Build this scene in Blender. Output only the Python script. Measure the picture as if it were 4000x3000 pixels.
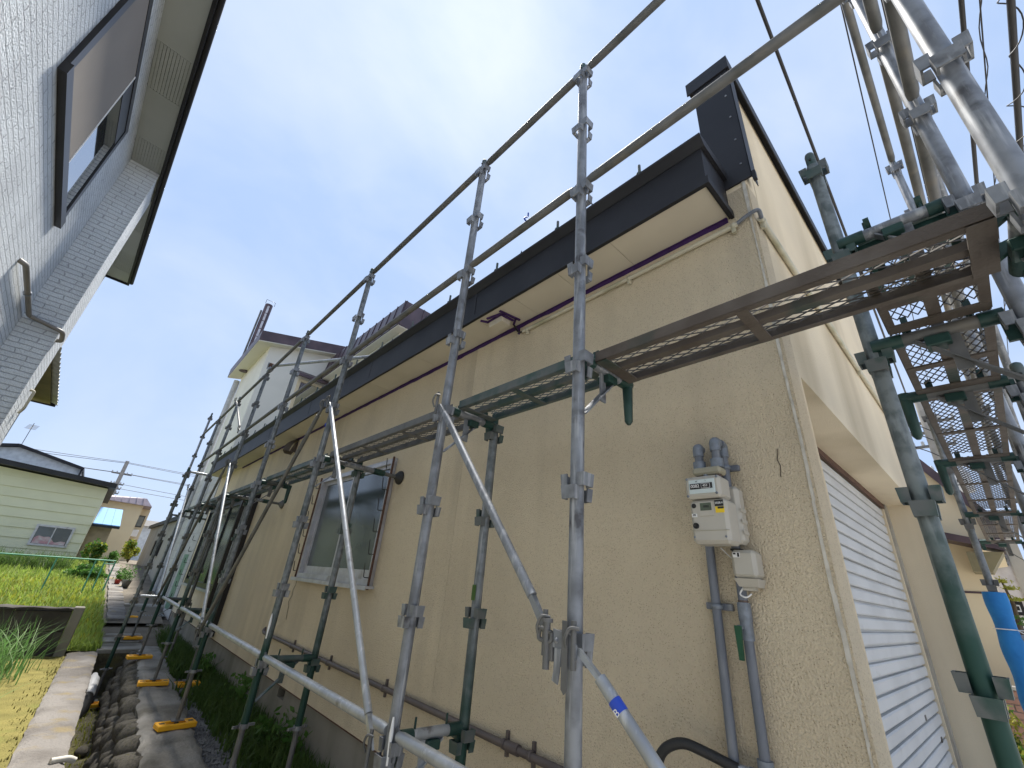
import bpy, math, random
from mathutils import Vector, Matrix
random.seed(7)
R = math.radians
# ------------------------------------------------------------------ scene, camera, light
for o in list(bpy.data.objects): bpy.data.objects.remove(o)
sc = bpy.context.scene
COL = sc.collection
CAMR = ((0.72420920, -0.68486903, 0.08047011), (0.34959011, 0.26405028, -0.89892392), (0.59439700, 0.67914053, 0.43065108))
cd = bpy.data.cameras.new('camera'); cam = bpy.data.objects.new('camera', cd); COL.objects.link(cam)
rt, dn, fw = (Vector(v) for v in CAMR)
m3 = Matrix((rt, -dn, -fw)).transposed()
cam.matrix_world = m3.to_4x4()
cd.sensor_width = 36; cd.lens = 14.972; cd.clip_start = .02; cd.clip_end = 3000
sc.camera = cam
SUN = Vector((.169, .371, .913)).normalized()
sun_el = math.asin(SUN.z); sun_az = math.atan2(SUN.x, SUN.y)
w = bpy.data.worlds.new('World'); sc.world = w; w.use_nodes = True
nt = w.node_tree; nt.nodes.clear(); N = nt.nodes.new; L = nt.links.new
out = N('ShaderNodeOutputWorld'); bg = N('ShaderNodeBackground'); sky = N('ShaderNodeTexSky')
sky.sky_type = 'NISHITA'; sky.sun_disc = False; sky.sun_elevation = sun_el; sky.sun_rotation = sun_az
sky.air_density = 1.0; sky.dust_density = 1.2; sky.ozone_density = 1.2
tc = N('ShaderNodeTexCoord'); mp = N('ShaderNodeMapping'); mp.inputs['Scale'].default_value = (1, 1, 1.6)
n1 = N('ShaderNodeTexNoise'); n1.inputs['Scale'].default_value = 1.7; n1.inputs['Detail'].default_value = 7; n1.inputs['Roughness'].default_value = .55
n1.inputs['Distortion'].default_value = .5
cr = N('ShaderNodeValToRGB'); cr.color_ramp.elements[0].position = .34; cr.color_ramp.elements[1].position = .74
cr.color_ramp.elements[0].color = (.88, .88, .88, 1); cr.color_ramp.elements[1].color = (.97, .97, .97, 1)
L(tc.outputs['Generated'], mp.inputs['Vector']); L(mp.outputs['Vector'], n1.inputs['Vector']); L(n1.outputs['Fac'], cr.inputs['Fac'])
mx = N('ShaderNodeMix'); mx.data_type = 'RGBA'; L(cr.outputs['Color'], mx.inputs[0]); L(sky.outputs['Color'], mx.inputs[6]); 
n2 = N('ShaderNodeTexNoise'); n2.inputs['Scale'].default_value = 2.6; n2.inputs['Detail'].default_value = 8; n2.inputs['Roughness'].default_value = .5; n2.inputs['Distortion'].default_value = .3
mp2 = N('ShaderNodeMapping'); mp2.inputs['Rotation'].default_value = (.4, .2, .9); mp2.inputs['Scale'].default_value = (1.0, 1.8, 1.5); L(tc.outputs['Generated'], mp2.inputs['Vector']); L(mp2.outputs['Vector'], n2.inputs['Vector'])
cr2 = N('ShaderNodeValToRGB'); cr2.color_ramp.elements[0].position = .32; cr2.color_ramp.elements[1].position = .74
cr2.color_ramp.elements[0].color = (2.25, 3.05, 4.55, 1); cr2.color_ramp.elements[1].color = (3.3, 3.85, 4.9, 1); L(n2.outputs['Fac'], cr2.inputs['Fac']); L(cr2.outputs['Color'], mx.inputs[7])
L(mx.outputs[2], bg.inputs['Color']); bg.inputs['Strength'].default_value = .068; L(bg.outputs[0], out.inputs[0])
sd = bpy.data.lights.new('sun', 'SUN'); sd.energy = 3.2; sd.angle = R(11); sd.color = (1, .95, .87)
so = bpy.data.objects.new('sun', sd); COL.objects.link(so)
so.rotation_euler = SUN.to_track_quat('Z', 'Y').to_euler(); so.location = (3, 6, 20)
vs = sc.view_settings; vs.view_transform = 'Standard'; vs.look = 'None'; vs.gamma = 1; vs.exposure = 1.68
sc.render.engine = 'CYCLES'

# ------------------------------------------------------------------ materials
def mat(name, col, rough=.7, metal=0, col2=None, scale=6, lo=.4, hi=.65, bump=0, bscale=60, bdist=.004, spec=.5,
        col3=None, s3=2.0, lo3=.55, hi3=.7, stretch=None, speck=0, sscale=150, ior=None, coat=0, streak=None, detail=5, zpaint=None):
    m = bpy.data.materials.new(name); m.use_nodes = True
    t = m.node_tree; b = t.nodes['Principled BSDF']; A = t.nodes.new; K = t.links.new
    b.inputs['Roughness'].default_value = rough; b.inputs['Metallic'].default_value = metal
    b.inputs['Specular IOR Level'].default_value = spec
    if ior: b.inputs['IOR'].default_value = ior
    if coat: b.inputs['Coat Weight'].default_value = coat; b.inputs['Coat Roughness'].default_value = .15
    tcn = A('ShaderNodeTexCoord'); oi = A('ShaderNodeObjectInfo'); va = A('ShaderNodeVectorMath'); va.operation = 'MULTIPLY_ADD'
    va.inputs[0].default_value = (1, 1, 1)
    sc3 = A('ShaderNodeVectorMath'); sc3.operation = 'SCALE'; sc3.inputs[0].default_value = (13, 7, 17); K(oi.outputs['Random'], sc3.inputs['Scale'])
    addv = A('ShaderNodeVectorMath'); addv.operation = 'ADD'; K(tcn.outputs['Object'], addv.inputs[0]); K(sc3.outputs[0], addv.inputs[1])
    vec = addv.outputs[0]
    def noise(s, d=detail, st=None):
        n = A('ShaderNodeTexNoise'); n.inputs['Scale'].default_value = s; n.inputs['Detail'].default_value = d
        if st:
            mpn = A('ShaderNodeMapping'); mpn.inputs['Scale'].default_value = st; K(vec, mpn.inputs['Vector']); K(mpn.outputs[0], n.inputs['Vector'])
        else: K(vec, n.inputs['Vector'])
        return n.outputs['Fac']
    def ramp(f, a, c):
        r = A('ShaderNodeMapRange'); r.inputs['From Min'].default_value = a; r.inputs['From Max'].default_value = c; K(f, r.inputs['Value']); return r.outputs[0]
    def mix(f, a, c, mode='MIX'):
        x = A('ShaderNodeMix'); x.data_type = 'RGBA'; x.blend_type = mode; K(f, x.inputs[0])
        if isinstance(a, tuple): x.inputs[6].default_value = (*a, 1)
        else: K(a, x.inputs[6])
        if isinstance(c, tuple): x.inputs[7].default_value = (*c, 1)
        else: K(c, x.inputs[7])
        return x.outputs[2]
    c2 = col2 or tuple(v * .8 for v in col)
    cur = mix(ramp(noise(scale, st=stretch), lo, hi), col, c2)
    if col3: cur = mix(ramp(noise(s3), lo3, hi3), cur, col3)
    if streak: cur = mix(ramp(noise(streak[0], st=(1, 1, streak[1])), streak[2], streak[3]), cur, streak[4])
    if zpaint:   # paint below a height on the object, with a worn edge
        sx = A('ShaderNodeSeparateXYZ'); K(tcn.outputs['Object'], sx.inputs[0])
        ad = A('ShaderNodeMath'); ad.operation = 'MULTIPLY_ADD'; ad.inputs[1].default_value = .5; K(noise(7), ad.inputs[0]); K(sx.outputs['Z'], ad.inputs[2])
        cur = mix(ramp(ad.outputs[0], zpaint[0] + .45, zpaint[0] + .0), cur, zpaint[1])
    if speck:  # dark specks: shade and dirt of the stucco pits, put into the colour
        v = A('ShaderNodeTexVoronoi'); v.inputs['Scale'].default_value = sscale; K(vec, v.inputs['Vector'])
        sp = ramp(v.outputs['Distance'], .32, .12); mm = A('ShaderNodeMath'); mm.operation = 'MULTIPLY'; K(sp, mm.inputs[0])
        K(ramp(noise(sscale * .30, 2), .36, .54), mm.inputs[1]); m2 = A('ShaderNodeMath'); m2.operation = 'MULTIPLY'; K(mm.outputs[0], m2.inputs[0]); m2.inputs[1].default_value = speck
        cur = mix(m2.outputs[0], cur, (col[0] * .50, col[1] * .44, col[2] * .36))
    K(cur, b.inputs['Base Color'])
    if bump:
        bp = A('ShaderNodeBump'); bp.inputs['Strength'].default_value = bump; bp.inputs['Distance'].default_value = bdist
        K(noise(bscale, 4), bp.inputs['Height']); K(bp.outputs[0], b.inputs['Normal'])
    return m
CREAM = (.765, .655, .475)
M = {}
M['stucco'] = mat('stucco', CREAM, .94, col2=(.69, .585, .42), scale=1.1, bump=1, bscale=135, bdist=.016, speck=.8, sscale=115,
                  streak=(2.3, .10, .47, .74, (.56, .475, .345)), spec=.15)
M['stucco_fine'] = mat('stucco_fine', CREAM, .92, col2=(.66, .56, .405), scale=.8, bump=.7, bscale=160, bdist=.005, streak=(1.8, .10, .44, .74, (.53, .44, .30)), spec=.2)
M['soffit'] = mat('soffit_board', (.60, .545, .45), .8, col2=(.55, .50, .41), scale=2, spec=.2)
M['black'] = mat('black_coated_metal', (.016, .016, .019), .55, 0, col2=(.024, .024, .028), scale=3, spec=.3, bump=.2, bscale=5, bdist=.008)
M['purple'] = mat('purple_primer', (.058, .020, .115), .75, col2=(.04, .012, .08), scale=30, bump=.5, bscale=60)
M['galv'] = mat('galvanised_steel', (.245, .26, .28), .5, .4, col2=(.15, .158, .172), scale=15, lo=.36, hi=.64, col3=(.075, .075, .08), s3=11, lo3=.60, hi3=.72, streak=(55, .10, .54, .70, (.38, .39, .40)))
M['galv_bright'] = mat('bright_galvanised_steel', (.40, .42, .44), .40, .5, col2=(.30, .315, .33), scale=13, lo=.36, hi=.64, col3=(.16, .15, .14), s3=12, lo3=.62, hi3=.74, streak=(40, .3, .58, .72, (.52, .53, .54)))
M['galv_dull'] = mat('dull_weathered_steel', (.150, .150, .148), .6, .3, col2=(.095, .098, .095), scale=8, col3=(.19, .17, .14), s3=6, lo3=.58, hi3=.75)
M['galv_grn'] = mat('steel_with_green_foot', (.20, .215, .225), .52, .35, col2=(.115, .13, .135), scale=22, lo=.40, hi=.6, col3=(.065, .08, .08), s3=10, lo3=.60, hi3=.72, streak=(55, .10, .56, .72, (.31, .32, .33)), zpaint=(1.05, (.010, .045, .035)))
M['galv_grn2'] = mat('steel_with_long_green_foot', (.20, .225, .225), .5, .35, col2=(.115, .135, .135), scale=22, lo=.42, hi=.6, col3=(.05, .075, .07), s3=9, streak=(40, .15, .56, .72, (.27, .30, .30)), zpaint=(1.6, (.016, .060, .046)))
M['green'] = mat('dark_green_paint', (.009, .036, .029), .45, .1, col2=(.016, .055, .045), scale=14, col3=(.11, .13, .125), s3=16, lo3=.66, hi3=.76, bump=.3, bscale=60)
M['green_worn'] = mat('worn_green_paint', (.055, .090, .082), .55, .25, col2=(.12, .13, .127), scale=7, lo=.42, hi=.6, col3=(.025, .068, .056), s3=9, bump=.2, bscale=60)
M['brown_steel'] = mat('brown_weathered_steel', (.085, .068, .055), .7, .2, col2=(.12, .102, .086), scale=9, col3=(.035, .06, .05), s3=3, lo3=.62, hi3=.74, bump=.5, bscale=80)
M['mesh'] = mat('expanded_mesh_steel', (.085, .075, .062), .6, .4, col2=(.12, .11, .10), scale=20)
M['mesh_green'] = mat('green_mesh_steel', (.10, .12, .11), .6, .4, col2=(.16, .16, .15), scale=20)
M['yellow'] = mat('yellow_plastic', (.95, .47, .02), .5, col2=(.88, .42, .02), scale=12, spec=.4, col3=(.45, .25, .06), s3=14, lo3=.66, hi3=.8)
M['greypipe'] = mat('grey_pvc', (.125, .14, .17), .45, col2=(.16, .175, .205), scale=5, spec=.5, streak=(30, .15, .55, .75, (.24, .25, .26)))
M['greyfit'] = mat('grey_cast_fitting', (.22, .25, .29), .5, .3, col2=(.17, .19, .22), scale=40, bump=.4, bscale=90)
M['brownpipe'] = mat('brown_vinyl_pipe', (.105, .085, .080), .5, col2=(.13, .105, .095), scale=6)
M['beige'] = mat('beige_plastic', (.47, .445, .385), .5, col2=(.44, .415, .36), scale=6, bump=.1, bscale=150)
M['beige_d'] = mat('olive_beige_casting', (.40, .37, .27), .55, col2=(.36, .33, .24), scale=10)
M['beigepipe'] = mat('beige_pvc', (.55, .51, .40), .5, col2=(.48, .45, .34), scale=6, streak=(4, .3, .5, .7, (.30, .29, .17)))
M['rubber'] = mat('black_rubber', (.018, .018, .018), .55, bump=.5, bscale=180)
M['white'] = mat('white_paint', (.78, .78, .77), .5, col2=(.73, .73, .72), scale=5)
M['blacktxt'] = mat('black_print', (.02, .02, .02), .6)
M['lcd'] = mat('lcd_glass', (.10, .13, .09), .2, col2=(.08, .10, .07))
M['sticker'] = mat('yellow_sticker', (.85, .60, .02), .5)
M['lens'] = mat('register_lens', (.58, .66, .66), .12, col2=(.54, .62, .63))
M['copper'] = mat('aged_copper_union', (.17, .11, .085), .5, .4, col2=(.10, .09, .085), scale=60)
M['alum'] = mat('weathered_aluminium', (.52, .52, .55), .45, .45, col2=(.42, .41, .42), scale=9, col3=(.24, .20, .17), s3=7, lo3=.64, hi3=.8)
M['glass'] = mat('frosted_dark_glass', (.030, .042, .042), .16, col2=(.055, .075, .078), scale=2.2, spec=.7, bump=.08, bscale=300, bdist=.001, ior=1.6)
M['glass_sky'] = mat('clear_window_glass', (.03, .035, .04), .02, ior=3.6, spec=.9)
M['frame'] = mat('dark_window_frame', (.028, .026, .026), .4, .3)
M['rust'] = mat('rust_brown', (.11, .055, .035), .85, col2=(.07, .035, .025), scale=30, bump=.5, bscale=80)
M['hook'] = mat('black_wire_hook', (.02, .018, .018), .6)
M['concrete'] = mat('old_concrete', (.25, .235, .21), .92, col2=(.31, .295, .27), scale=3.5, col3=(.13, .12, .10), s3=1.7, lo3=.5, hi3=.66, bump=.9, bscale=45, bdist=.015, spec=.2)
M['concrete_l'] = mat('pale_stained_concrete', (.215, .20, .185), .92, col2=(.145, .132, .12), scale=2.2, lo=.42, hi=.58, col3=(.22, .18, .11), s3=3.4, lo3=.56, hi3=.68, bump=.9, bscale=40, bdist=.02, spec=.2)
M['foundation'] = mat('grey_foundation_mortar', (.27, .25, .215), .92, col2=(.21, .195, .165), scale=2, streak=(3, .15, .5, .75, (.16, .15, .12)), bump=.5, bscale=120, spec=.2)
M['blackconc'] = mat('blackened_block_wall', (.055, .050, .045), .95, col2=(.085, .078, .070), scale=4, bump=.8, bscale=50, spec=.2)
M['stone'] = mat('dark_river_stone', (.155, .140, .115), .9, col2=(.09, .082, .070), scale=7, col3=(.13, .12, .06), s3=5, lo3=.55, hi3=.7, bump=.8, bscale=40, bdist=.01, spec=.25)
M['ditchbed'] = mat('ditch_mud', (.125, .115, .07), .9, col2=(.075, .066, .045), scale=5, col3=(.17, .155, .05), s3=3, bump=.8, bscale=30, bdist=.03, spec=.3)
M['soil'] = mat('mossy_yellow_soil', (.235, .205, .07), .95, col2=(.18, .16, .055), scale=5, col3=(.20, .20, .06), s3=2.5, bump=1, bscale=90, bdist=.02, spec=.1)
M['ground'] = mat('bare_ground', (.19, .165, .135), .95, col2=(.14, .125, .10), scale=2, bump=.8, bscale=60, bdist=.02, spec=.1)
M['yard'] = mat('pale_bounce_yard', (.50, .48, .44), .95, col2=(.44, .42, .385), scale=2, bump=.6, bscale=60, bdist=.01, spec=.1)  # mostly unseen ground, made pale to bounce light onto the shaded wall
M['gravelbed'] = mat('gravel_bed', (.12, .12, .122), .95, col2=(.20, .20, .20), scale=60, bump=1, bscale=90, bdist=.02, spec=.2)
M['gravel'] = mat('dark_gravel', (.13, .13, .135), .9, col2=(.22, .22, .22), scale=9, spec=.25)
M['fieldsoil'] = mat('field_soil', (.20, .22, .055), .95, col2=(.12, .14, .04), scale=3, bump=.8, bscale=30, bdist=.03, spec=.1)
def leafmat(name, a, b, t=.35):
    m = mat(name, a, .6, col2=b, scale=3, spec=.3); p = m.node_tree.nodes['Principled BSDF']
    p.inputs['Transmission Weight'].default_value = 0
    tr = m.node_tree.nodes.new('ShaderNodeBsdfTranslucent'); tr.inputs['Color'].default_value = (*[min(1, v * 1.6) for v in a], 1)
    ms = m.node_tree.nodes.new('ShaderNodeMixShader'); ms.inputs[0].default_value = t
    o = m.node_tree.nodes['Material Output']; K = m.node_tree.links.new
    K(p.outputs[0], ms.inputs[1]); K(tr.outputs[0], ms.inputs[2]); K(ms.outputs[0], o.inputs[0]); return m
M['grass_y'] = leafmat('bright_weed_leaf', (.19, .265, .05), (.26, .30, .07))
M['grass_d'] = leafmat('dark_weed_leaf', (.055, .10, .022), (.085, .13, .03))
M['grass_l'] = leafmat('tall_grass_blade', (.075, .16, .045), (.13, .21, .06))
M['leaf'] = leafmat('shrub_leaf', (.055, .13, .025), (.10, .18, .03))
M['leaf_y'] = leafmat('yellow_shrub_leaf', (.22, .24, .03), (.30, .27, .05))
M['stemw'] = mat('woody_stem', (.10, .075, .05), .9)
M['slat'] = mat('shutter_paint', (.52, .525, .52), .55, 0, col2=(.45, .455, .45), scale=2.5, col3=(.36, .35, .33), s3=6, lo3=.66, hi3=.82, spec=.4)
M['slat_dark'] = mat('shutter_joint', (.10, .10, .10), .7)
M['guide'] = mat('shutter_guide_rail', (.42, .40, .35), .5, .3, col2=(.30, .28, .25), scale=6)
M['sealant'] = mat('pale_sealant', (.60, .57, .50), .7, col2=(.42, .39, .33), scale=20)
M['crack'] = mat('crack_dirt', (.10, .075, .05), .95)
M['whitewall'] = mat('off_white_render', (.72, .70, .63), .9, col2=(.67, .65, .58), scale=1, spec=.2)
M['purpleroof'] = mat('brown_purple_metal', (.060, .040, .048), .45, .2, col2=(.105, .07, .08), scale=2)
M['panel'] = mat('white_tile_panel', (.50, .49, .47), .6, col2=(.44, .43, .41), scale=3, spec=.4)
M['panelback'] = mat('panel_joint', (.22, .21, .20), .9)
M['greywall'] = mat('grey_mortar_wall', (.36, .34, .30), .95, col2=(.30, .28, .245), scale=1.2, streak=(2, .15, .52, .75, (.24, .22, .19)), spec=.2)
M['downpipe'] = mat('pale_grey_downpipe', (.44, .45, .47), .5)
M['greenboard'] = mat('green_signboard', (.10, .20, .13), .5, col2=(.14, .26, .18))
M['siding'] = mat('pale_green_siding', (.64, .635, .47), .75, col2=(.60, .595, .44), scale=2, spec=.3)
M['bluewhite'] = mat('white_gable_panel', (.66, .70, .72), .6)
M['blueroof'] = mat('sky_blue_metal', (.10, .27, .50), .7, 0, col2=(.09, .25, .47))
M['beigewall'] = mat('beige_house_render', (.66, .56, .38), .9, col2=(.62, .52, .35), scale=1.5)
M['tanwall'] = mat('tan_wall', (.36, .29, .20), .9)
M['mauve'] = mat('mauve_metal_fascia', (.30, .25, .28), .5, .1)
M['blue_sleeve'] = mat('blue_foam_sleeve', (.016, .20, .52), .75, col2=(.012, .16, .45), scale=8, bump=.5, bscale=40, bdist=.006)
M['bluetape'] = mat('blue_tape', (.015, .06, .45), .4)
M['greenfence'] = mat('green_fence_paint', (.10, .33, .20), .5)
M['polemat'] = mat('concrete_pole', (.30, .29, .27), .85)
M['wire'] = mat('black_cable', (.012, .012, .014), .6)
M['insul'] = mat('transformer_grey', (.48, .50, .52), .5)
M['brick'] = mat('pink_brick', (.42, .24, .18), .85, col2=(.36, .20, .15), scale=6)
M['redpot'] = mat('red_plastic', (.45, .05, .03), .5)
M['curtain'] = mat('pink_bedding', (.45, .25, .28), .9, col2=(.55, .5, .5), scale=6)
M['shade'] = mat('greige_roller_screen', (.25, .22, .19), .9, col2=(.22, .195, .17), scale=1.2)
M['gsoffit'] = mat('grey_soffit_board', (.40, .42, .41), .8, col2=(.37, .39, .38), scale=2)
M['sidegable'] = mat('white_block_siding', (.52, .50, .50), .8, col2=(.44, .42, .42), scale=9, bump=.6, bscale=30)
M['olive'] = mat('olive_panel', (.20, .17, .09), .8)
# textured lap siding of the left house: broken horizontal grooves (fine relief)
def siding_mat():
    m = mat('rough_white_siding', (.63, .67, .70), .8, col2=(.54, .575, .605), scale=2.5, spec=.3)
    t = m.node_tree; A = t.nodes.new; K = t.links.new; b = t.nodes['Principled BSDF']
    tcn = A('ShaderNodeTexCoord'); sp = A('ShaderNodeSeparateXYZ'); K(tcn.outputs['Object'], sp.inputs[0])
    ad = A('ShaderNodeMath'); ad.operation = 'ADD'; K(sp.outputs['X'], ad.inputs[0]); K(sp.outputs['Y'], ad.inputs[1])
    cb = A('ShaderNodeCombineXYZ'); K(ad.outputs[0], cb.inputs[0]); K(sp.outputs['Z'], cb.inputs[1])
    nz = A('ShaderNodeTexNoise'); nz.inputs['Scale'].default_value = 9; K(tcn.outputs['Object'], nz.inputs['Vector'])
    sb = A('ShaderNodeVectorMath'); sb.operation = 'MULTIPLY_ADD'; K(nz.outputs['Color'], sb.inputs[0]); sb.inputs[1].default_value = (.08, .014, 0); K(cb.outputs[0], sb.inputs[2])
    br = A('ShaderNodeTexBrick'); K(sb.outputs[0], br.inputs['Vector']); br.inputs['Scale'].default_value = 1
    br.inputs['Brick Width'].default_value = .30; br.inputs['Row Height'].default_value = .052; br.inputs['Mortar Size'].default_value = .005; br.offset = .37
    br.inputs['Mortar Smooth'].default_value = .3; br.inputs['Color1'].default_value = (.9, .9, .9, 1); br.inputs['Color2'].default_value = (.55, .55, .55, 1); br.inputs['Mortar'].default_value = (0, 0, 0, 1)
    n2 = A('ShaderNodeTexNoise'); n2.inputs['Scale'].default_value = 70; K(tcn.outputs['Object'], n2.inputs['Vector'])
    hm = A('ShaderNodeMath'); hm.operation = 'MULTIPLY_ADD'; K(n2.outputs['Fac'], hm.inputs[0]); hm.inputs[1].default_value = .7; K(br.outputs['Color'], hm.inputs[2])
    old = b.inputs['Base Color'].links[0].from_socket; mg = A('ShaderNodeMix'); mg.data_type = 'RGBA'; mg.blend_type = 'MIX'; rr = A('ShaderNodeMapRange'); K(br.outputs['Fac'], rr.inputs['Value']); rr.inputs['To Max'].default_value = .55; K(rr.outputs[0], mg.inputs[0]); K(old, mg.inputs[6]); mg.inputs[7].default_value = (.22, .235, .27, 1); K(mg.outputs[2], b.inputs['Base Color'])
    bp = A('ShaderNodeBump'); bp.inputs['Strength'].default_value = 1; bp.inputs['Distance'].default_value = .016; K(hm.outputs[0], bp.inputs['Height']); K(bp.outputs[0], b.inputs['Normal'])
    return m
M['lsiding'] = siding_mat()
M['taupe'] = mat('taupe_pipe', (.20, .185, .165), .5)

# ------------------------------------------------------------------ geometry helpers
def V(*a): return Vector(a if len(a) > 1 else a[0])
class MB:
    def __init__(s): s.v = []; s.f = []; s.sm = []
    def add(s, vs, fs, smooth=False):
        b = len(s.v); s.v += [Vector(p) for p in vs]; s.f += [tuple(i + b for i in f) for f in fs]; s.sm += [smooth] * len(fs); return s
    def hexa(s, p):   # 8 points: bottom ring 0-3 then top ring 4-7
        return s.add(p, [(3, 2, 1, 0), (4, 5, 6, 7), (0, 1, 5, 4), (1, 2, 6, 5), (2, 3, 7, 6), (3, 0, 4, 7)])
    def box(s, x0, x1, y0, y1, z0, z1):
        return s.hexa([(x0, y0, z0), (x1, y0, z0), (x1, y1, z0), (x0, y1, z0), (x0, y0, z1), (x1, y0, z1), (x1, y1, z1), (x0, y1, z1)])
    def bbox(s, x0, x1, y0, y1, z0, z1, c=.004):   # box with chamfered edges (bevel by convex hull of 24 points)
        pts = []
        for i, x in enumerate((x0, x1)):
            for j, y in enumerate((y0, y1)):
                for k, z in enumerate((z0, z1)):
                    sx, sy, sz = (c if i == 0 else -c), (c if j == 0 else -c), (c if k == 0 else -c)
                    pts += [(x, y + sy, z + sz), (x + sx, y, z + sz), (x + sx, y + sy, z)]
        import bmesh
        bm = bmesh.new(); bv = [bm.verts.new(p) for p in pts]; bmesh.ops.convex_hull(bm, input=bv); bm.verts.index_update()
        s.add([v.co.copy() for v in bm.verts], [tuple(v.index for v in f.verts) for f in bm.faces]); bm.free(); return s
    def bar(s, p0, p1, w, h, up=(0, 0, 1)):   # rectangular bar between two points, w sideways, h along up
        p0, p1 = Vector(p0), Vector(p1); d = (p1 - p0).normalized(); u = Vector(up); sd_ = d.cross(u)
        if sd_.length < 1e-4: sd_ = d.cross(Vector((1, 0, 0)))
        sd_.normalize(); u = sd_.cross(d).normalized()
        a, b = sd_ * w / 2, u * h / 2
        return s.hexa([p0 - a - b, p0 + a - b, p1 + a - b, p1 - a - b, p0 - a + b, p0 + a + b, p1 + a + b, p1 - a + b])
    def tube(s, p0, p1, r, r1=None, n=14, cap=True):
        p0, p1 = Vector(p0), Vector(p1); r1 = r if r1 is None else r1; d = (p1 - p0).normalized()
        a = d.orthogonal().normalized(); b = d.cross(a)
        v = [p0 + (a * math.cos(t) + b * math.sin(t)) * r for t in [2 * math.pi * i / n for i in range(n)]]
        v += [p1 + (a * math.cos(t) + b * math.sin(t)) * r1 for t in [2 * math.pi * i / n for i in range(n)]]
        s.add(v, [(i, (i + 1) % n, n + (i + 1) % n, n + i) for i in range(n)], True)
        if cap: s.add(v[:n], [tuple(range(n - 1, -1, -1))]); s.add(v[n:], [tuple(range(n))])
        return s
    def pipe(s, pts, r, n=10, cap=True):   # one continuous tube along a polyline; r number or list
        pts = [Vector(p) for p in pts]; m = len(pts); rs = r if isinstance(r, (list, tuple)) else [r] * m
        vs = []; ref = None
        for i, p in enumerate(pts):
            d = ((pts[min(i + 1, m - 1)] - p).normalized() + (p - pts[max(i - 1, 0)]).normalized())
            d = d.normalized() if d.length > 1e-6 else (pts[min(i + 1, m - 1)] - pts[max(i - 1, 0)]).normalized()
            if ref is None: ref = d.orthogonal().normalized()
            a = (ref - d * ref.dot(d)).normalized(); ref = a; b = d.cross(a)
            vs += [p + (a * math.cos(2 * math.pi * k / n) + b * math.sin(2 * math.pi * k / n)) * rs[i] for k in range(n)]
        fs = [(i * n + k, i * n + (k + 1) % n, (i + 1) * n + (k + 1) % n, (i + 1) * n + k) for i in range(m - 1) for k in range(n)]
        s.add(vs, fs, True)
        if cap: s.add(vs[:n], [tuple(range(n - 1, -1, -1))]); s.add(vs[-n:], [tuple(range(n))])
        return s
    def prism(s, poly, vec):   # polygon (3d points) swept by vec
        n = len(poly); p = [Vector(q) for q in poly]; q = [a + Vector(vec) for a in p]
        return s.add(p + q, [tuple(range(n - 1, -1, -1)), tuple(range(n, 2 * n))] + [(i, (i + 1) % n, n + (i + 1) % n, n + i) for i in range(n)])
    def grid(s, fn, nu, nv, smooth=True):
        vs = [fn(i / nu, j / nv) for j in range(nv + 1) for i in range(nu + 1)]
        return s.add(vs, [(j * (nu + 1) + i, j * (nu + 1) + i + 1, (j + 1) * (nu + 1) + i + 1, (j + 1) * (nu + 1) + i) for j in range(nv) for i in range(nu)], smooth)
    def lathe(s, prof, c, axis=(0, 0, 1), n=16):
        ax = Vector(axis).normalized(); a = ax.orthogonal().normalized(); b = ax.cross(a); c = Vector(c); m = len(prof)
        vs = [c + ax * h + (a * math.cos(2 * math.pi * k / n) + b * math.sin(2 * math.pi * k / n)) * max(r, 1e-4) for r, h in prof for k in range(n)]
        return s.add(vs, [(i * n + k, i * n + (k + 1) % n, (i + 1) * n + (k + 1) % n, (i + 1) * n + k) for i in range(m - 1) for k in range(n)], True)
    def mesh(s, name, off=Vector((0, 0, 0))):
        me = bpy.data.meshes.new(name); me.from_pydata([tuple(v - off) for v in s.v], [], s.f)
        me.polygons.foreach_set('use_smooth', s.sm); me.update(); return me
    def build(s, name, m, parent=None, off=None):
        o_ = worldloc(parent) if parent else (Vector(off) if off else Vector((0, 0, 0)))
        me = s.mesh(name, o_); me.materials.append(M[m] if isinstance(m, str) else m)
        ob = bpy.data.objects.new(name, me); COL.objects.link(ob)
        if parent: ob.parent = parent
        else: ob.location = o_
        return ob
def worldloc(o):
    p = Vector((0, 0, 0))
    while o: p += o.location; o = o.parent
    return p
def tag(o, label=None, cat=None, group=None, kind=None):
    if label: o['label'] = label
    if cat: o['category'] = cat
    if group: o['group'] = group
    if kind: o['kind'] = kind
    return o
def thing(name, label, cat, loc=(0, 0, 0), group=None):
    o = bpy.data.objects.new(name, None); COL.objects.link(o); o.location = loc; o.empty_display_size = .1
    return tag(o, label, cat, group)
def inst(me, name, parent, loc, rz=0):   # a part sharing mesh data; loc in the parent's frame
    o = bpy.data.objects.new(name, me); COL.objects.link(o); o.parent = parent; o.location = loc; o.rotation_euler.z = rz; return o
def text_part(name, txt, size, m, parent, P, ux, uy, depth=.0006):
    cu = bpy.data.curves.new('t', 'FONT'); cu.body = txt; cu.size = size; cu.align_x = 'CENTER'; cu.align_y = 'CENTER'; cu.extrude = depth
    ob = bpy.data.objects.new('t', cu); COL.objects.link(ob); dg = bpy.context.evaluated_depsgraph_get()
    me = bpy.data.meshes.new_from_object(ob.evaluated_get(dg)); bpy.data.objects.remove(ob); bpy.data.curves.remove(cu)
    ux, uy = Vector(ux).normalized(), Vector(uy).normalized(); uz = ux.cross(uy); o_ = worldloc(parent); P = Vector(P)
    for v in me.vertices: v.co = P + ux * v.co.x + uy * v.co.y + uz * v.co.z - o_
    me.materials.clear(); me.materials.append(M[m]); ob = bpy.data.objects.new(name, me); COL.objects.link(ob); ob.parent = parent; return ob
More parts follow.
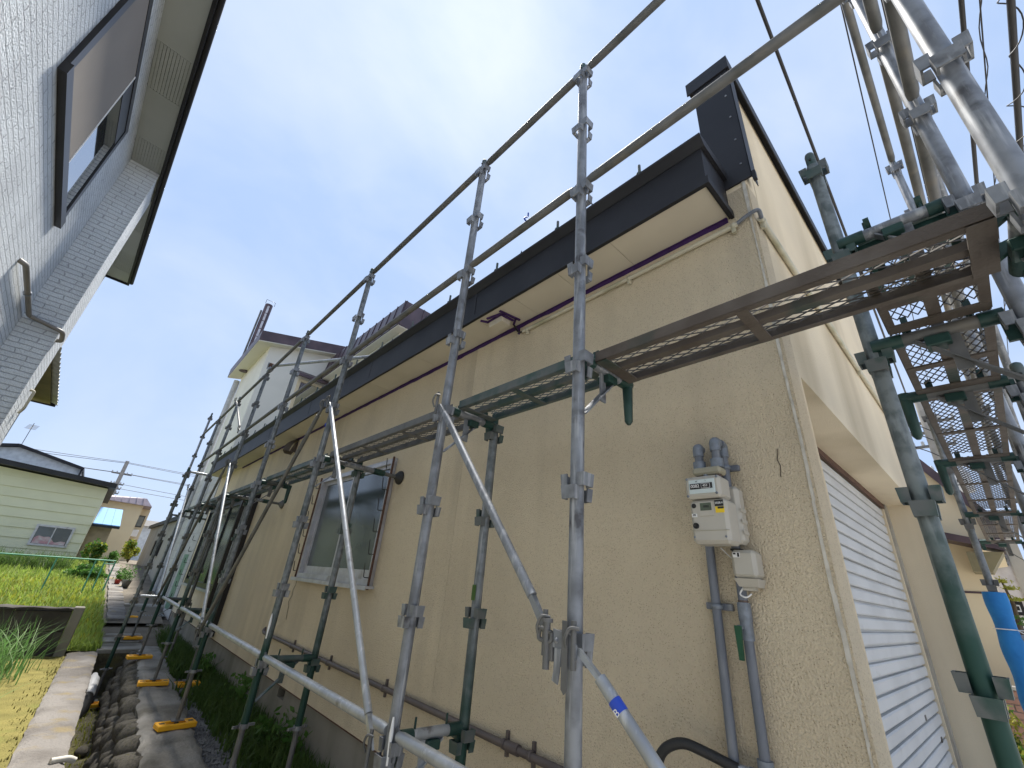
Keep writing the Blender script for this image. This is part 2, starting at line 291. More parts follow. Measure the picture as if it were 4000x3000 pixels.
def rounded(pts, r=.03, n=5):   # round the corners of a polyline
    pts = [Vector(p) for p in pts]; o = [pts[0]]
    for i in range(1, len(pts) - 1):
        a, b, c = pts[i - 1], pts[i], pts[i + 1]; d0 = (a - b); d1 = (c - b); rr = min(r, d0.length * .45, d1.length * .45)
        p, q = b + d0.normalized() * rr, b + d1.normalized() * rr
        for k in range(n + 1):
            t = k / n; o.append(p * (1 - t) ** 2 + b * 2 * t * (1 - t) + q * t * t)
    return o + [pts[-1]]
# ------------------------------------------------------------------ terrain
def zt(y): return -1.42 if y < 9.9 else (-1.42 + (y - 9.9) * .0884 if y < 22 else -.35)
KL = lambda y: .14 + .048 * (y - 5)     # kerb, left and right edge
KR = lambda y: .45 + .056 * (y - 5)
SL = lambda y: .87 + .070 * (y - 5)     # retaining wall cap, left and right edge
SR = lambda y: 1.31 + .055 * (y - 5.5)
g = MB(); ys = [-80, -6, 1, 4, 6, 8, 9.9]
for a, b in zip(ys, ys[1:]):
    g.add([(-300, a, -1.45), (KL(max(a, 0)) + .02, a, -1.45), (KL(max(b, 0)) + .02, b, -1.45), (-300, b, -1.45)], [(0, 1, 2, 3)])
    g.add([(SR(max(a, 0)) - .02, a, -1.45), (300, a, -1.45), (300, b, -1.45), (SR(max(b, 0)) - .02, b, -1.45)], [(0, 1, 2, 3)])
g.add([(-.15, -80, -1.427), (1.2, -80, -1.427), (1.2, 1.02, -1.427), (-.15, 1.02, -1.427)], [(0, 1, 2, 3)]); g.add([(-.2, 1.02, -2), (1.2, 1.02, -2), (1.2, 1.02, -1.427), (-.2, 1.02, -1.427)], [(0, 1, 2, 3)])
tag(g.build('yard', 'yard'), kind='structure'); g = MB()
ys = [9.9, 12, 16, 22, 60, 700]
for a, b in zip(ys, ys[1:]):
    g.add([(-400, a, zt(a) - .03), (400, a, zt(a) - .03), (400, b, zt(b) - .03), (-400, b, zt(b) - .03)], [(0, 1, 2, 3)])
tag(g.build('ground', 'ground'), kind='structure')
from mathutils import noise as mnoise
def nz(x, y, s=1): return mnoise.noise(Vector((x * 3.1 * s, y * 3.1 * s, .37))) + .5 * mnoise.noise(Vector((x * 7.3 * s, y * 7.3 * s, 4.1)))
sl = MB(); sl.grid(lambda u, v: (-3.2 + u * (KL(1 + v * 8.8) + 3.2), 1 + v * 8.8, -1.425 + .012 * nz(u * 3, v * 7) + (.02 * math.sin(u * 30) if u < .97 else 0) * .3), 40, 60)
tag(sl.build('bare_soil', 'soil'), kind='structure')
fd = MB(); fd.grid(lambda u, v: (-9 + u * 9.75, 9.95 + v * 12, zt(9.95 + v * 12) + .02 + .03 * nz(u * 4, v * 5)), 30, 30)
tag(fd.build('field', 'fieldsoil'), kind='structure')
db = MB(); db.grid(lambda u, v: (KR(1 + v * 8.9) - .02 + u * (SL(1 + v * 8.9) - KR(1 + v * 8.9) + .04), 1 + v * 8.9, -1.96 + .03 * nz(u * 3, v * 12)), 8, 60)
db.add([(.3, 9.9, -2), (1.5, 9.9, -2), (1.5, 9.9, -1.42), (.3, 9.9, -1.42)], [(0, 1, 2, 3)])
tag(db.build('ditch_bed', 'ditchbed'), kind='structure')
kb = MB()
kb.grid(lambda u, v: (KL(1 + v * 8.9) + u * (KR(1 + v * 8.9) - KL(1 + v * 8.9)) + (.012 * nz(v * 30, u) if u in (0, 1) else 0), 1 + v * 8.9, -1.39 + .010 * nz(u * 2, v * 20) - (.02 if u in (0, 1) else 0)), 8, 90)
kb.grid(lambda u, v: (KR(1 + v * 8.9) + .012 * nz(v * 30, 1) * (1 if u == 0 else .5) + .02 * u, 1 + v * 8.9, -1.41 - u * .55), 4, 90)
kb.grid(lambda u, v: (KL(1 + v * 8.9) + .012 * nz(v * 30, 0), 1 + v * 8.9, -1.41 - .04 * u), 1, 90)
tag(kb.build('kerb', 'concrete_l'), kind='structure')
cp = MB()
cp.grid(lambda u, v: (SL(1 + v * 9.2) + u * (SR(1 + v * 9.2) - SL(1 + v * 9.2)) + (.03 * nz(v * 22, u) if u in (0, 1) else 0), 1 + v * 9.2, -1.372 + .012 * nz(u * 2, v * 19) - (.03 if u in (0, 1) else 0)), 10, 110)
cp.grid(lambda u, v: (SL(1 + v * 9.2) + .03 * nz(v * 22, 0) + .03 * u, 1 + v * 9.2, -1.40 - .16 * u), 2, 110)
cp.grid(lambda u, v: (SR(1 + v * 9.2) + .03 * nz(v * 22, 1), 1 + v * 9.2, -1.40 - .06 * u), 1, 110)
tag(cp.build('wall_cap', 'concrete'), kind='structure')
gb = MB(); gb.grid(lambda u, v: (SR(1 + v * 11.5) - .03 + u * (1.92 - SR(1 + v * 11.5)), 1 + v * 11.5, -1.425 + .012 * nz(u * 6, v * 22)), 10, 90)
tag(gb.build('gravel_strip', 'gravelbed'), kind='structure')
# stones of the retaining wall
sw = thing('stone_wall', 'dark rubble stone retaining wall along the drainage ditch', 'stone wall', (SL(6), 1, -1.95))
bk = MB(); bk.grid(lambda u, v: (SL(1 + v * 9) + .05 - .19 * u * .9, 1 + v * 9, -1.45 - .5 * u), 3, 30); bk.build('backing', 'ditchbed', sw)
import bmesh
def stone_mesh(i):
    rnd = random.Random(i); bm = bmesh.new(); bmesh.ops.create_icosphere(bm, subdivisions=2, radius=1)
    for v in bm.verts:
        n = 1 + .16 * math.sin(v.co.x * 3 + i) * math.sin(v.co.y * 2.6 + i * 2) + .08 * math.sin(v.co.z * 5 + i * 3) + rnd.uniform(-.03, .03)
        c = v.co * n
        v.co = Vector((math.copysign(abs(c.x) ** .8, c.x), math.copysign(abs(c.y) ** .8, c.y), math.copysign(abs(c.z) ** .8, c.z)))
    me = bpy.data.meshes.new('stone'); bm.to_mesh(me); bm.free(); me.polygons.foreach_set('use_smooth', [True] * len(me.polygons)); me.materials.append(M['stone']); return me
SM = [stone_mesh(i) for i in range(6)]
for row in range(3):
    y = 3.2 + .07 * row
    while y < 9.85:
        s_ = random.uniform(.10, .19); y += s_ * .9
        z = -1.51 - row * .155 + random.uniform(-.02, .02)
        o = inst(random.choice(SM), 'stone', sw, Vector((SL(y) + .01 - (.19 * (-1.41 - z) / .5) * .85, y, z)) - sw.location, random.uniform(-.4, .4))
        o.scale = (random.uniform(.09, .13), s_ * .70, random.uniform(.080, .11)); o.rotation_euler.x = random.uniform(-.4, .4); y += s_ * .45
# loose stones in the ditch
for i, (x, y) in enumerate(((.62, 5.2), (.70, 5.9), (.60, 6.6), (.74, 7.2), (.66, 4.6))):
    o = tag(bpy.data.objects.new('loose_stone', SM[i]), ('pale', 'flat grey', 'small brown', 'mossy', 'broken')[i] + ' loose stone on the ditch bed, ' + ('second', 'third', 'fourth', 'farthest', 'nearest')[i] + ' of five', 'stone', 'loose stones in the ditch')
    COL.objects.link(o); o.location = (x, y, -1.92); o.scale = (.06, .08, .04); o.rotation_euler.z = i
for i, (x0, x1, y0, y1, z) in enumerate(((.70, 1.30, 9.92, 10.55, -1.365), (.74, 1.28, 10.6, 11.2, -1.345), (.82, 1.34, 11.25, 11.9, -1.32))):
    tag(MB().bbox(x0, x1, y0, y1, z - .09, z, .012).build('cover_slab', 'concrete', off=((x0 + x1) / 2, y0, z - .09)),
        ('nearest', 'middle', 'farthest')[i] + ' concrete cover slab bridging the end of the ditch', 'slab', 'ditch cover slabs')
bmx = MB().bbox(1.02, 2.06, 13.6, 14.05, -1.32, -1.02, .03); tag(bmx.build('concrete_beam', 'concrete', off=(1.5, 13.8, -1.32)), 'dark rough concrete beam lying across the garden path', 'beam')
gr = thing('drain_grating', 'bluish metal drain grating beside the concrete beam', 'grating', (1.55, 12.9, -1.16))
MB().box(1.32, 1.8, 12.6, 13.2, -1.17, -1.15).build('backing', 'frame', gr)
for i in range(9): MB().box(1.34 + i * .05, 1.36 + i * .05, 12.62, 13.18, -1.15, -1.135).build('grate_bar', 'galv', gr)
gp = thing('garden_path', None, None, (.97, 12, -1.2)); gp['kind'] = 'structure'
MB().add([(.60, 11.9, zt(11.9) + .035), (1.7, 11.9, zt(11.9) + .035), (1.9, 21.5, zt(21.5) + .035), (.78, 21.5, zt(21.5) + .035)], [(0, 1, 2, 3)]).build('path_bed', 'ground', gp)
y = 12.05; k = 0
while y < 21:
    dy = .34; x0 = .80 + .004 * (y - 12) + random.uniform(-.015, .015); z = zt(y) + .075 + random.uniform(-.006, .006)
    s_ = .0884 * dy
    p = MB(); p.hexa([(x0, y, z - .05), (x0 + .30, y, z - .05), (x0 + .30, y + dy - .03, z - .05 + s_), (x0, y + dy - .03, z - .05 + s_), (x0 + .006, y + .006, z), (x0 + .294, y + .006, z), (x0 + .294, y + dy - .036, z + s_), (x0 + .006, y + dy - .036, z + s_)])
    p.build('paver', 'concrete_l', gp); y += dy

# ------------------------------------------------------------------ the cream house
H = thing('cream_house', 'cream stuccoed house with black eaves, roller shutter front and scaffold round it', 'house', (1.85, .394, -1.4))
def wallY(mb, x0, x1, y0, y1, z0, z1, hole=None):
    if not hole: return mb.box(x0, x1, y0, y1, z0, z1)
    a, b, c, d = hole
    mb.box(x0, x1, y0, a, z0, z1); mb.box(x0, x1, b, y1, z0, z1); mb.box(x0, x1, a, b, z0, c); return mb.box(x0, x1, a, b, d, z1)
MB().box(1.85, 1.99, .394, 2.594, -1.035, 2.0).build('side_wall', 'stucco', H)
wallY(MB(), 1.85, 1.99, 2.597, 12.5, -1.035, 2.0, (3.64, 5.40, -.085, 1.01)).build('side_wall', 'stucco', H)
MB().box(1.86, 1.985, 2.58, 2.61, -1.03, 2.0).build('wall_joint', 'panelback', H)
fo = MB(); wallY(fo, 1.866, 2.0, .60, 12.5, -1.46, -1.037, (4.99, 5.18, -1.13, -1.05)); fdn = fo.build('foundation', 'foundation', H)
MB().box(1.93, 1.98, 4.98, 5.19, -1.14, -1.04).build('vent_hole', 'frame', fdn)
MB().box(1.847, 1.87, .6, 12.5, -1.037, -1.029).build('drip_edge', 'rust', H)
fc = MB(); fc.box(1.9905, 2.02, .394, .60, -1.4, 3.05); fc.box(2.02, 5.12, .394, .60, .936, 3.05); fc.box(5.12, 5.6, .394, .60, -1.4, 3.05); fc.box(1.851, 1.9903, .396, .575, 2.0, 3.05)
fc.box(1.86, 2.02, .396, .60, -1.45, -1.036)
fc.build('front_wall', 'stucco_fine', H)
MB().box(5.0, 5.6, .601, 6, -1.4, 2.9).box(2.1, 5.5, .62, .64, .92, 2.0).build('rear_block', 'stucco_fine', H)
# sealed corner joint and conduit joints
cb = MB(); zz = -1.03
while zz < 2.02:
    cb.box(1.8462, 1.8502, .404 + .003 * math.sin(zz * 9), .415 + .003 * math.sin(zz * 7 + 1), zz, zz + .1); zz += .1
cb.build('corner_sealant', 'sealant', H)
# parapet cladding
fl = MB(); fl.box(1.8385, 1.8498, .362, .574, 2.03, 3.045); fl.box(1.8385, 1.93, .3615, .3655, 2.03, 3.045); fl.box(1.8387, 1.86, .345, .362, 2.0, 2.06)
pf = fl.build('parapet_flashing', 'black', H)
for z in (2.15, 2.35, 2.55, 2.75, 2.95):
    MB().lathe([(.0, .004), (.006, .003), (.006, 0)], (1.8385, .40 if int(z * 20) % 2 else .54, z), (-1, 0, 0), 8).build('rivet', 'galv', pf)
MB().box(1.828, 5.63, .352, .612, 3.046, 3.10).box(1.828, 5.63, .352, .3585, 2.985, 3.045).box(1.828, 1.8375, .3587, .612, 2.985, 3.045).build('parapet_coping', 'black', H)
# eave: soffit boards, fascia, drip trim, roof
js = [.508, 1.066, 1.47, 1.87, 2.28, 3.19, 4.10, 5.01, 5.92, 6.83, 7.74, 8.65, 9.56, 10.47, 11.38, 12.45]
for a, b in zip(js, js[1:]): MB().box(1.578, 1.848, a + .0015, b - .0015, 1.835, 1.847).build('soffit_board', 'soffit', H)
MB().box(1.58, 1.849, .51, 12.44, 1.848, 1.854).build('soffit_backing', 'frame', H)
f = MB(); f.box(1.565, 1.577, .498, 12.5, 1.827, 2.09); f.box(1.577, 1.849, .498, .507, 1.827, 2.09); f.box(1.549, 1.5645, .482, 12.5, 1.820, 1.866); f.box(1.5647, 1.849, .482, .4975, 1.820, 1.866)
fa = f.build('fascia', 'black', H)
for y in (2.3, 4.1, 5.9, 7.7, 9.5): MB().box(1.5625, 1.5648, y, y + .03, 1.86, 2.09).build('seam_cover', 'black', fa)
t = MB(); t.prism([(1.562, .478, 2.091), (1.520, .478, 2.135), (1.520, .478, 2.148), (1.60, .478, 2.150), (1.60, .478, 2.091)], (0, 12.03, 0))
t.prism([(1.601, .478, 2.091), (1.601, .478, 2.150), (1.838, .478, 2.150), (1.838, .478, 2.091)], (0, .05, 0))
t.build('drip_trim', 'black', H)
MB().add([(1.53, .49, 2.152), (6.5, .61, 2.6), (6.5, 12.5, 2.6), (1.53, 12.5, 2.152)], [(0, 1, 2, 3)]).build('roof', 'black', H)
bm_ = MB(); bm_.tube((0, 0, 0), (0, 0, .115), .009, n=8); bm_.tube((0, 0, .035), (0, 0, .045), .02, n=8); bm_.tube((0, 0, .018), (0, 0, .028), .012, n=6); bme = bm_.mesh('roof_bolt'); bme.materials.append(M['green_worn'])
y = .84
while y < 12: inst(bme, 'roof_bolt', H, Vector((1.562, y, 2.150)) - H.location); y += .6215
tk = MB(); tk.add([(-.01, 0, 0), (.01, 0, 0), (0, .004, .035), (0, -.008, 0)], [(0, 1, 2), (0, 2, 3), (1, 3, 2)]); tkm = tk.mesh('roof_clip'); tkm.materials.append(M['black'])
y = 1.15
while y < 8: inst(tkm, 'roof_clip', H, Vector((1.53, y, 2.150)) - H.location); y += .6215
# purple primer along the joint of wall and soffit, with ragged edge
pp = MB(); n = 190
for i in range(n):
    y0 = .515 + i * .0525; y1 = y0 + .0525
    h0, h1 = [.026 + .010 * abs(nz(q, 1.7, 2)) for q in (y0, y1)]; x0, x1 = [.014 + .008 * abs(nz(q, .3, 2)) for q in (y0, y1)]
    pp.add([(1.8478, y0, 1.835 - h0), (1.8478, y1, 1.835 - h1), (1.8478, y1, 1.8335), (1.8478, y0, 1.8335)], [(0, 1, 2, 3)])
    pp.add([(1.8478, y0, 1.8332), (1.8478, y1, 1.8332), (1.848 - x1, y1, 1.8332), (1.848 - x0, y0, 1.8332)], [(0, 1, 2, 3)])
pp.build('joint_primer', 'purple', H)
# window of the side wall
def window(H, y0, y1, z0, z1, x):
    W = MB(); t = .045
    W.box(x - .035, x + .06, y0, y0 + t, z0, z1); W.box(x - .035, x + .06, y1 - t, y1, z0, z1); W.box(x - .035, x + .06, y0 + t, y1 - t, z1 - t, z1); W.box(x - .035, x + .06, y0 + t, y1 - t, z0, z0 + t)
    wf = W.build('window', 'alum', H)
    MB().box(x - .075, x + .02, y0 - .04, y1 + .04, z0 - .022, z0 - .001).box(x - .078, x - .0752, y0 - .04, y1 + .04, z0 - .034, z0 - .001).build('sill', 'alum', wf)
    ym = (y0 + y1) / 2
    for i, (a, b, dx) in enumerate(((y0 + t, ym + .025, .0), (ym - .025, y1 - t, .022))):
        s = MB(); xx = x + dx - .012; fz0, fz1 = z0 + t, z1 - t
        s.box(xx, xx + .02, a, a + .035, fz0, fz1); s.box(xx, xx + .02, b - .035, b, fz0, fz1); s.box(xx, xx + .02, a + .035, b - .035, fz1 - .035, fz1); s.box(xx, xx + .02, a + .035, b - .035, fz0, fz0 + .075)
        sa = s.build('sash', 'alum', wf)
        MB().box(x + dx, x + dx + .004, a + .036, b - .036, fz0 + .076, fz1 - .036).build('pane', 'glass', wf)
    MB().box(x + .13, x + .138, y0, y1, z0, z1).build('room_blind', 'glass', wf)
    # rusty edge strips and wire hooks left from a shutter
    MB().box(x - .05, x - .0355, y0 - .018, y0 - .002, z0 - .03, z1 + .01).build('edge_strip', 'rust', wf)
    MB().box(x - .05, x - .0355, y1 + .002, y1 + .016, z0 - .0, z1 + .01).build('edge_strip', 'rust', wf)
    for i in range(6):
        z = z0 + .06 + i * (z1 - z0 - .12) / 5.3
        MB().pipe(rounded([(x - .045, y1 + .012, z), (x - .06, y1 + .07, z + .0), (x - .075, y1 + .062, z + .10)], .012, 3), .0042, 6).build('hook', 'hook', wf)
        MB().pipe(rounded([(x - .045, y0 - .01, z - .0), (x - .07, y0 + .045, z), (x - .08, y0 + .05, z + .11)], .012, 3), .0042, 6).build('hook', 'hook', wf)
    return wf
window(H, 3.645, 5.395, -.08, 1.005, 1.85)
# shutter front
sh = thing('roller_shutter', None, None); sh.parent = H; sh.location = Vector((2.02, .60, -1.4)) - H.location
sl_ = MB(); hgt = .0735
prof = [(.006, .0), (-.010, .003), (-.014, .010), (-.014, .054), (-.009, .062), (.008, .064), (.008, .0735)]
vs_ = [(x, p[0], p[1]) for x in (.01, 3.07) for p in prof]; k_ = len(prof)
sl_.add(vs_, [(i, i + k_, i + k_ + 1, i + 1) for i in range(k_ - 1)], False)
slm = sl_.mesh('slat'); slm.materials.append(M['slat'])
for i in range(32): inst(slm, 'slat', sh, (0, .03 + random.uniform(-.0012, .0012), -.05 + i * hgt))
MB().box(2.02, 5.12, .645, .66, -1.4, .93).build('backing', 'slat_dark', sh)
MB().box(5.04, 5.119, .585, .64, -1.4, .935).box(5.03, 5.04, .585, .612, -1.4, .935).build('guide_rail', 'guide', sh)
MB().box(2.025, 5.03, .595, .612, .895, .9355).build('head_seal', 'rust', sh)
for x, z in ((4.35, -.56), (4.75, -.72), (4.35, -.86)): MB().box(x, x + .05, .613, .618, z, z + .03).build('lock_plate', 'frame', sh)
# bay window farther along
bay = thing('bay_window', None, None); bay.parent = H; bay.location = Vector((1.85, 8.35, -.42)) - H.location
b = MB(); b.box(1.66, 1.849, 8.36, 8.42, -.42, .97); b.box(1.66, 1.849, 11.03, 11.09, -.42, .97); b.box(1.66, 1.72, 8.42, 11.03, -.42, -.34); b.box(1.66, 1.72, 8.42, 11.03, .90, .97)
for y in (9.3, 10.2): b.box(1.665, 1.715, y - .03, y + .03, -.34, .90)
b.build('frame', 'frame', bay)
for a, c in ((8.42, 9.27), (9.33, 10.17), (10.23, 11.03)): MB().box(1.685, 1.69, a, c, -.34, .90).build('pane', 'glass', bay)
MB().box(1.6, 1.849, 8.25, 11.2, .972, 1.02).prism([(1.58, 8.22, 1.021), (1.849, 8.22, 1.11), (1.849, 8.22, 1.021)], (0, 3.0, 0)).build('hood', 'black', bay)
MB().box(1.63, 1.72, 8.34, 11.1, -.455, -.421).build('sill', 'alum', bay)
MB().box(1.68, 1.849, 8.40, 11.05, -.80, -.456).build('apron_box', 'stucco_fine', bay)
MB().box(1.62, 1.849, 8.26, 8.345, -1.0, .96).build('side_board', 'frame', bay)
# vent hood under the soffit
vh = thing('vent_hood', 'small dark weathered vent hood high on the cream wall below the eave', 'vent', (1.85, 7.1, 1.6))
MB().grid(lambda u, v: (1.85 - .16 * math.sin(v * math.pi / 2) * (.6 + .4 * math.sin(u * math.pi)), 7.0 + .22 * u, 1.80 - .20 * v ** 1.5 + .03 * math.sin(u * math.pi)), 8, 6).grid(lambda u, v: (1.85 - .16 * v * (.6 + .4 * math.sin(u * math.pi)), 7.0 + .22 * u, 1.60 + .0 * v + .03 * math.sin(u * math.pi)), 8, 2).build('hood', 'brown_steel', vh)
MB().prism([(1.849, 7.0, 1.8), (1.849, 7.0, 1.6), (1.755, 7.0, 1.6), (1.80, 7.0, 1.72)], (0, .004, 0)).build('cheek', 'brown_steel', vh)

# two-storey block behind, white tiled ground floor
B2 = thing('two_storey_block', 'off-white gabled two-storey block with dark brown eaves behind the black eave', 'house', (1.85, 12.7, -1.4))
MB().prism([(1.86, 12.7, -1.4), (7.2, 12.7, -1.4), (7.2, 12.7, 6.92), (1.86, 12.7, 5.66)], (0, 3.2, 0)).build('wall', 'whitewall', B2)
rf = MB(); rf.hexa([(1.50, 12.42, 5.60), (7.4, 12.42, 6.98), (7.4, 16.2, 6.98), (1.50, 16.2, 5.60), (1.50, 12.42, 5.90), (7.4, 12.42, 7.28), (7.4, 16.2, 7.28), (1.50, 16.2, 5.90)]); r2 = rf.build('roof', 'purpleroof', B2)
MB().hexa([(1.51, 12.43, 5.575), (7.3, 12.43, 6.93), (7.3, 16.19, 6.93), (1.51, 16.19, 5.575), (1.51, 12.43, 5.599), (7.3, 12.43, 6.955), (7.3, 16.19, 6.955), (1.51, 16.19, 5.599)]).build('soffit', 'whitewall', r2)
wd = MB(); wd.box(2.83, 2.90, 12.64, 12.71, 3.6, 5.0).box(4.1, 4.17, 12.64, 12.71, 3.6, 5.0).box(2.9, 4.1, 12.64, 12.71, 4.93, 5.0); wn = wd.build('window', 'beigewall', B2)
MB().box(2.9, 4.1, 12.68, 12.69, 3.6, 4.93).build('pane', 'glass_sky', wn); MB().hexa([(2.75, 12.45, 5.02), (4.25, 12.45, 5.02), (4.25, 12.7, 5.1), (2.75, 12.7, 5.1), (2.75, 12.45, 5.10), (4.25, 12.45, 5.10), (4.25, 12.7, 5.26), (2.75, 12.7, 5.26)]).build('hood', 'purpleroof', wn)
MB().pipe([(1.78, 16.0, 5.5), (1.78, 16.0, -1)], .09, 10).build('downpipe', 'downpipe', B2)
MB().box(1.848, 1.858, 12.5, 16.2, -1.4, 2.15).build('panel_backing', 'panelback', B2)
pm = MB(); pm.bbox(-.012, 0, 0, .443, 0, .193, .003); pme = pm.mesh('tile_panel'); pme.materials.append(M['panel'])
for r_ in range(17):
    for c_ in range(8):
        inst(pme, 'tile_panel', B2, Vector((1.8475, 12.52 + c_ * .455, -1.2 + r_ * .197)) - B2.location)
MB().box(1.83, 1.8355, 12.9, 13.5, -1.05, .1).build('door_panel', 'greenboard', B2)
for i in range(6): MB().pipe(rounded([(1.835, 12.75, -.8 + i * .24), (1.76, 12.68, -.8 + i * .24), (1.76, 12.68, -.70 + i * .24)], .015, 3), .006, 5).build('hook', 'hook', B2)
MB().pipe([(1.75, 13.9, 2.0), (1.75, 13.9, -1.3)], .055, 10).build('downpipe', 'downpipe', B2)
# metal-clad top storey with standing seams
B3 = thing('mansard_block', 'brown-purple standing seam roof block rising above the gable roof', 'house', (3.4, 8.1, 2.6))
MB().prism([(3.62, 8.3, 2.6), (6.4, 8.3, 2.6), (6.4, 8.3, 5.25), (3.62, 8.3, 5.25)], (0, 4.2, 0)).build('wall', 'whitewall', B3)
MB().hexa([(3.40, 8.0, 5.20), (6.6, 8.0, 5.20), (6.6, 12.7, 5.20), (3.40, 12.7, 5.20), (3.52, 8.1, 5.96), (6.5, 8.1, 5.96), (6.5, 12.6, 5.96), (3.52, 12.6, 5.96)]).build('mansard', 'purpleroof', B3)
for i in range(13): MB().bar((3.395, 8.02 + i * .38, 5.2), (3.515, 8.12 + i * .372, 5.965), .02, .025, (-1, 0, .15)).build('roof_seam', 'purpleroof', B3)
for i in range(7): MB().bar((3.45 + i * .5, 7.995, 5.2), (3.55 + i * .48, 8.095, 5.965), .02, .025, (0, -1, .15)).build('roof_seam', 'purpleroof', B3)
MB().box(3.42, 6.58, 8.02, 12.68, 5.175, 5.198).build('soffit', 'whitewall', B3)
ch = thing('chimney', 'dark cylindrical metal chimney with rusty pale strip above the gable roof', 'chimney', (1.74, 15.2, 5.6))
MB().tube((1.74, 15.2, 5.6), (1.74, 15.2, 8.2), .12, n=20).build('flue', 'purpleroof', ch)
for i in range(8): MB().prism([(1.70, 15.09, 5.65 + i * .31), (1.76, 15.08, 5.65 + i * .31), (1.76, 15.08, 5.93 + i * .31), (1.70, 15.09, 5.93 + i * .31)], (-.005, -.012, 0)).build('strip_plate', 'alum', ch)
MB().pipe([(1.60, 15.05, 8.15), (1.60, 15.05, 8.30), (1.88, 15.05, 8.30), (1.88, 15.05, 8.15)], .008, 6).build('top_frame', 'frame', ch)
MB().tube((1.58, 15.2, 5.62), (1.58, 15.2, 7.9), .03, n=10).build('stay_pipe', 'galv_dull', ch)
sd2 = thing('grey_outbuilding', 'low grey mortar outbuilding with dark roof edge beyond the white tiles', 'outbuilding', (1.85, 16.6, -1.2))
MB().box(1.85, 5, 16.6, 25, -1.3, 1.05).build('wall', 'greywall', sd2); MB().box(1.76, 5, 16.4, 25.2, 1.052, 1.18).build('roof', 'black', sd2); MB().box(1.80, 1.849, 16.55, 16.75, -1.3, 1.05).build('corner_board', 'downpipe', sd2)
for y in (19, 20.5): MB().box(1.78, 1.849, y, y + .3, .0, .5).build('meter_box', 'frame', sd2)
# ------------------------------------------------------------------ fittings on the cream wall
gm = thing('gas_meter', 'beige gas meter with black number register mounted on the cream wall', 'gas meter', (1.77, .71, .20))
gx = 1.655
MB().bbox(gx, gx + .10, .640, .780, .205, .365, .012).build('front_cover', 'beige', gm)
MB().bbox(gx - .002, gx + .002, .6405, .7795, .2495, .2515, .0005).build('cover_seam', 'beige_d', gm)
ih = MB().bbox(gx - .012, gx + .085, .650, .785, .368, .452, .010).build('index_housing', 'beige', gm)
fr = MB(); fr.bbox(gx - .016, gx - .0125, .667, .768, .384, .438, .0015); fr.build('register_lens', 'lens', ih)
MB().box(gx - .0185, gx - .0162, .676, .762, .401, .422).build('register_strip', 'blacktxt', ih)
MB().box(gx - .0192, gx - .0187, .684, .718, .4025, .4205).build('register_frame', 'white', ih)
MB().box(gx - .0198, gx - .0193, .6852, .7168, .4038, .4192).build('register_field', 'blacktxt', ih)
text_part('register_digits', '0082', .017, 'white', ih, (gx - .0205, .741, .4115), (0, -1, 0), (0, 0, 1))
text_part('register_digits', '453', .012, 'white', ih, (gx - .0205, .702, .4115), (0, -1, 0), (0, 0, 1))
text_part('unit_mark', 'm³', .008, 'blacktxt', ih, (gx - .017, .735, .431), (0, -1, 0), (0, 0, 1))
text_part('unit_mark', 'L', .007, 'blacktxt', ih, (gx - .017, .70, .431), (0, -1, 0), (0, 0, 1))
for y, z in ((.775, .443), (.659, .443), (.775, .377), (.664, .382)): MB().lathe([(.0, .003), (.005, .002), (.005, 0)], (gx - .012, y, z), (-1, 0, 0), 8).build('screw', 'greyfit', ih)
lc = MB().bbox(gx - .004, gx - .0005, .688, .742, .302, .355, .001).build('display_bezel', 'beige', gm)
MB().box(gx - .0055, gx - .0042, .694, .736, .322, .350).build('display_screen', 'lcd', gm)
text_part('display_digits', '000', .014, 'blacktxt', gm, (gx - .006, .713, .336), (0, -1, 0), (0, 0, 1))
MB().box(gx - .002, gx - .0003, .650, .682, .336, .358).build('date_plate', 'blacktxt', gm)
text_part('date_text', '2028.4', .0105, 'white', gm, (gx - .0026, .666, .347), (0, -1, 0), (0, 0, 1))
MB().box(gx - .002, gx - .0003, .649, .681, .312, .334).build('warning_sticker', 'sticker', gm)
MB().box(gx - .0028, gx - .0021, .650, .672, .326, .333).build('sticker_bar', 'blacktxt', gm)
MB().box(gx - .002, gx - .0003, .752, .772, .300, .313).build('mark_plate', 'white', gm)
text_part('mark_text', 'PR', .011, 'blacktxt', gm, (gx - .0028, .762, .3065), (0, -1, 0), (0, 0, 1))
MB().lathe([(.0, .0015), (.009, .0015), (.009, 0)], (gx, .762, .342), (-1, 0, 0), 14).build('round_mark', 'blacktxt', gm)
MB().lathe([(.0, .001), (.007, .002), (.0075, .005), (.011, .005), (.011, 0)], (gx, .760, .268), (-1, 0, 0), 14).build('push_button', 'blacktxt', gm)
for y, z in ((.770, .228), (.655, .228)): MB().lathe([(.0, .002), (.004, .002), (.004, 0)], (gx, y, z), (-1, 0, 0), 8).build('screw', 'greyfit', gm)
rb = MB().bbox(gx + .10, gx + .165, .632, .772, .215, .43, .014).build('meter_body', 'beige', gm)
for z in (.25, .29, .33): MB().box(gx + .105, gx + .15, .628, .6325, z, z + .014).build('side_rib', 'beige', gm)
MB().bbox(gx + .055, gx + .12, .668, .782, .475, .505, .008).build('manifold', 'beige_d', gm)
for y in (.762, .690):
    MB().tube((gx + .085, y, .44), (gx + .085, y, .476), .014, n=12).build('union_nut', 'copper', gm)
MB().tube((gx + .07, .732, .45), (gx + .07, .732, .477), .010, n=10).build('post', 'greyfit', gm)
def clampring(parent, c, ax, r, m, wall):
    MB().lathe([(r, -.008), (r + .004, -.008), (r + .004, .008), (r, .008)], c, ax, 14).build('clip_ring', m, parent)
gp1 = thing('gas_pipe', 'grey vertical gas pipe rising behind the meter to its left elbow', 'pipe', (1.82, .785, -1.4), 'gas pipes at the meter')
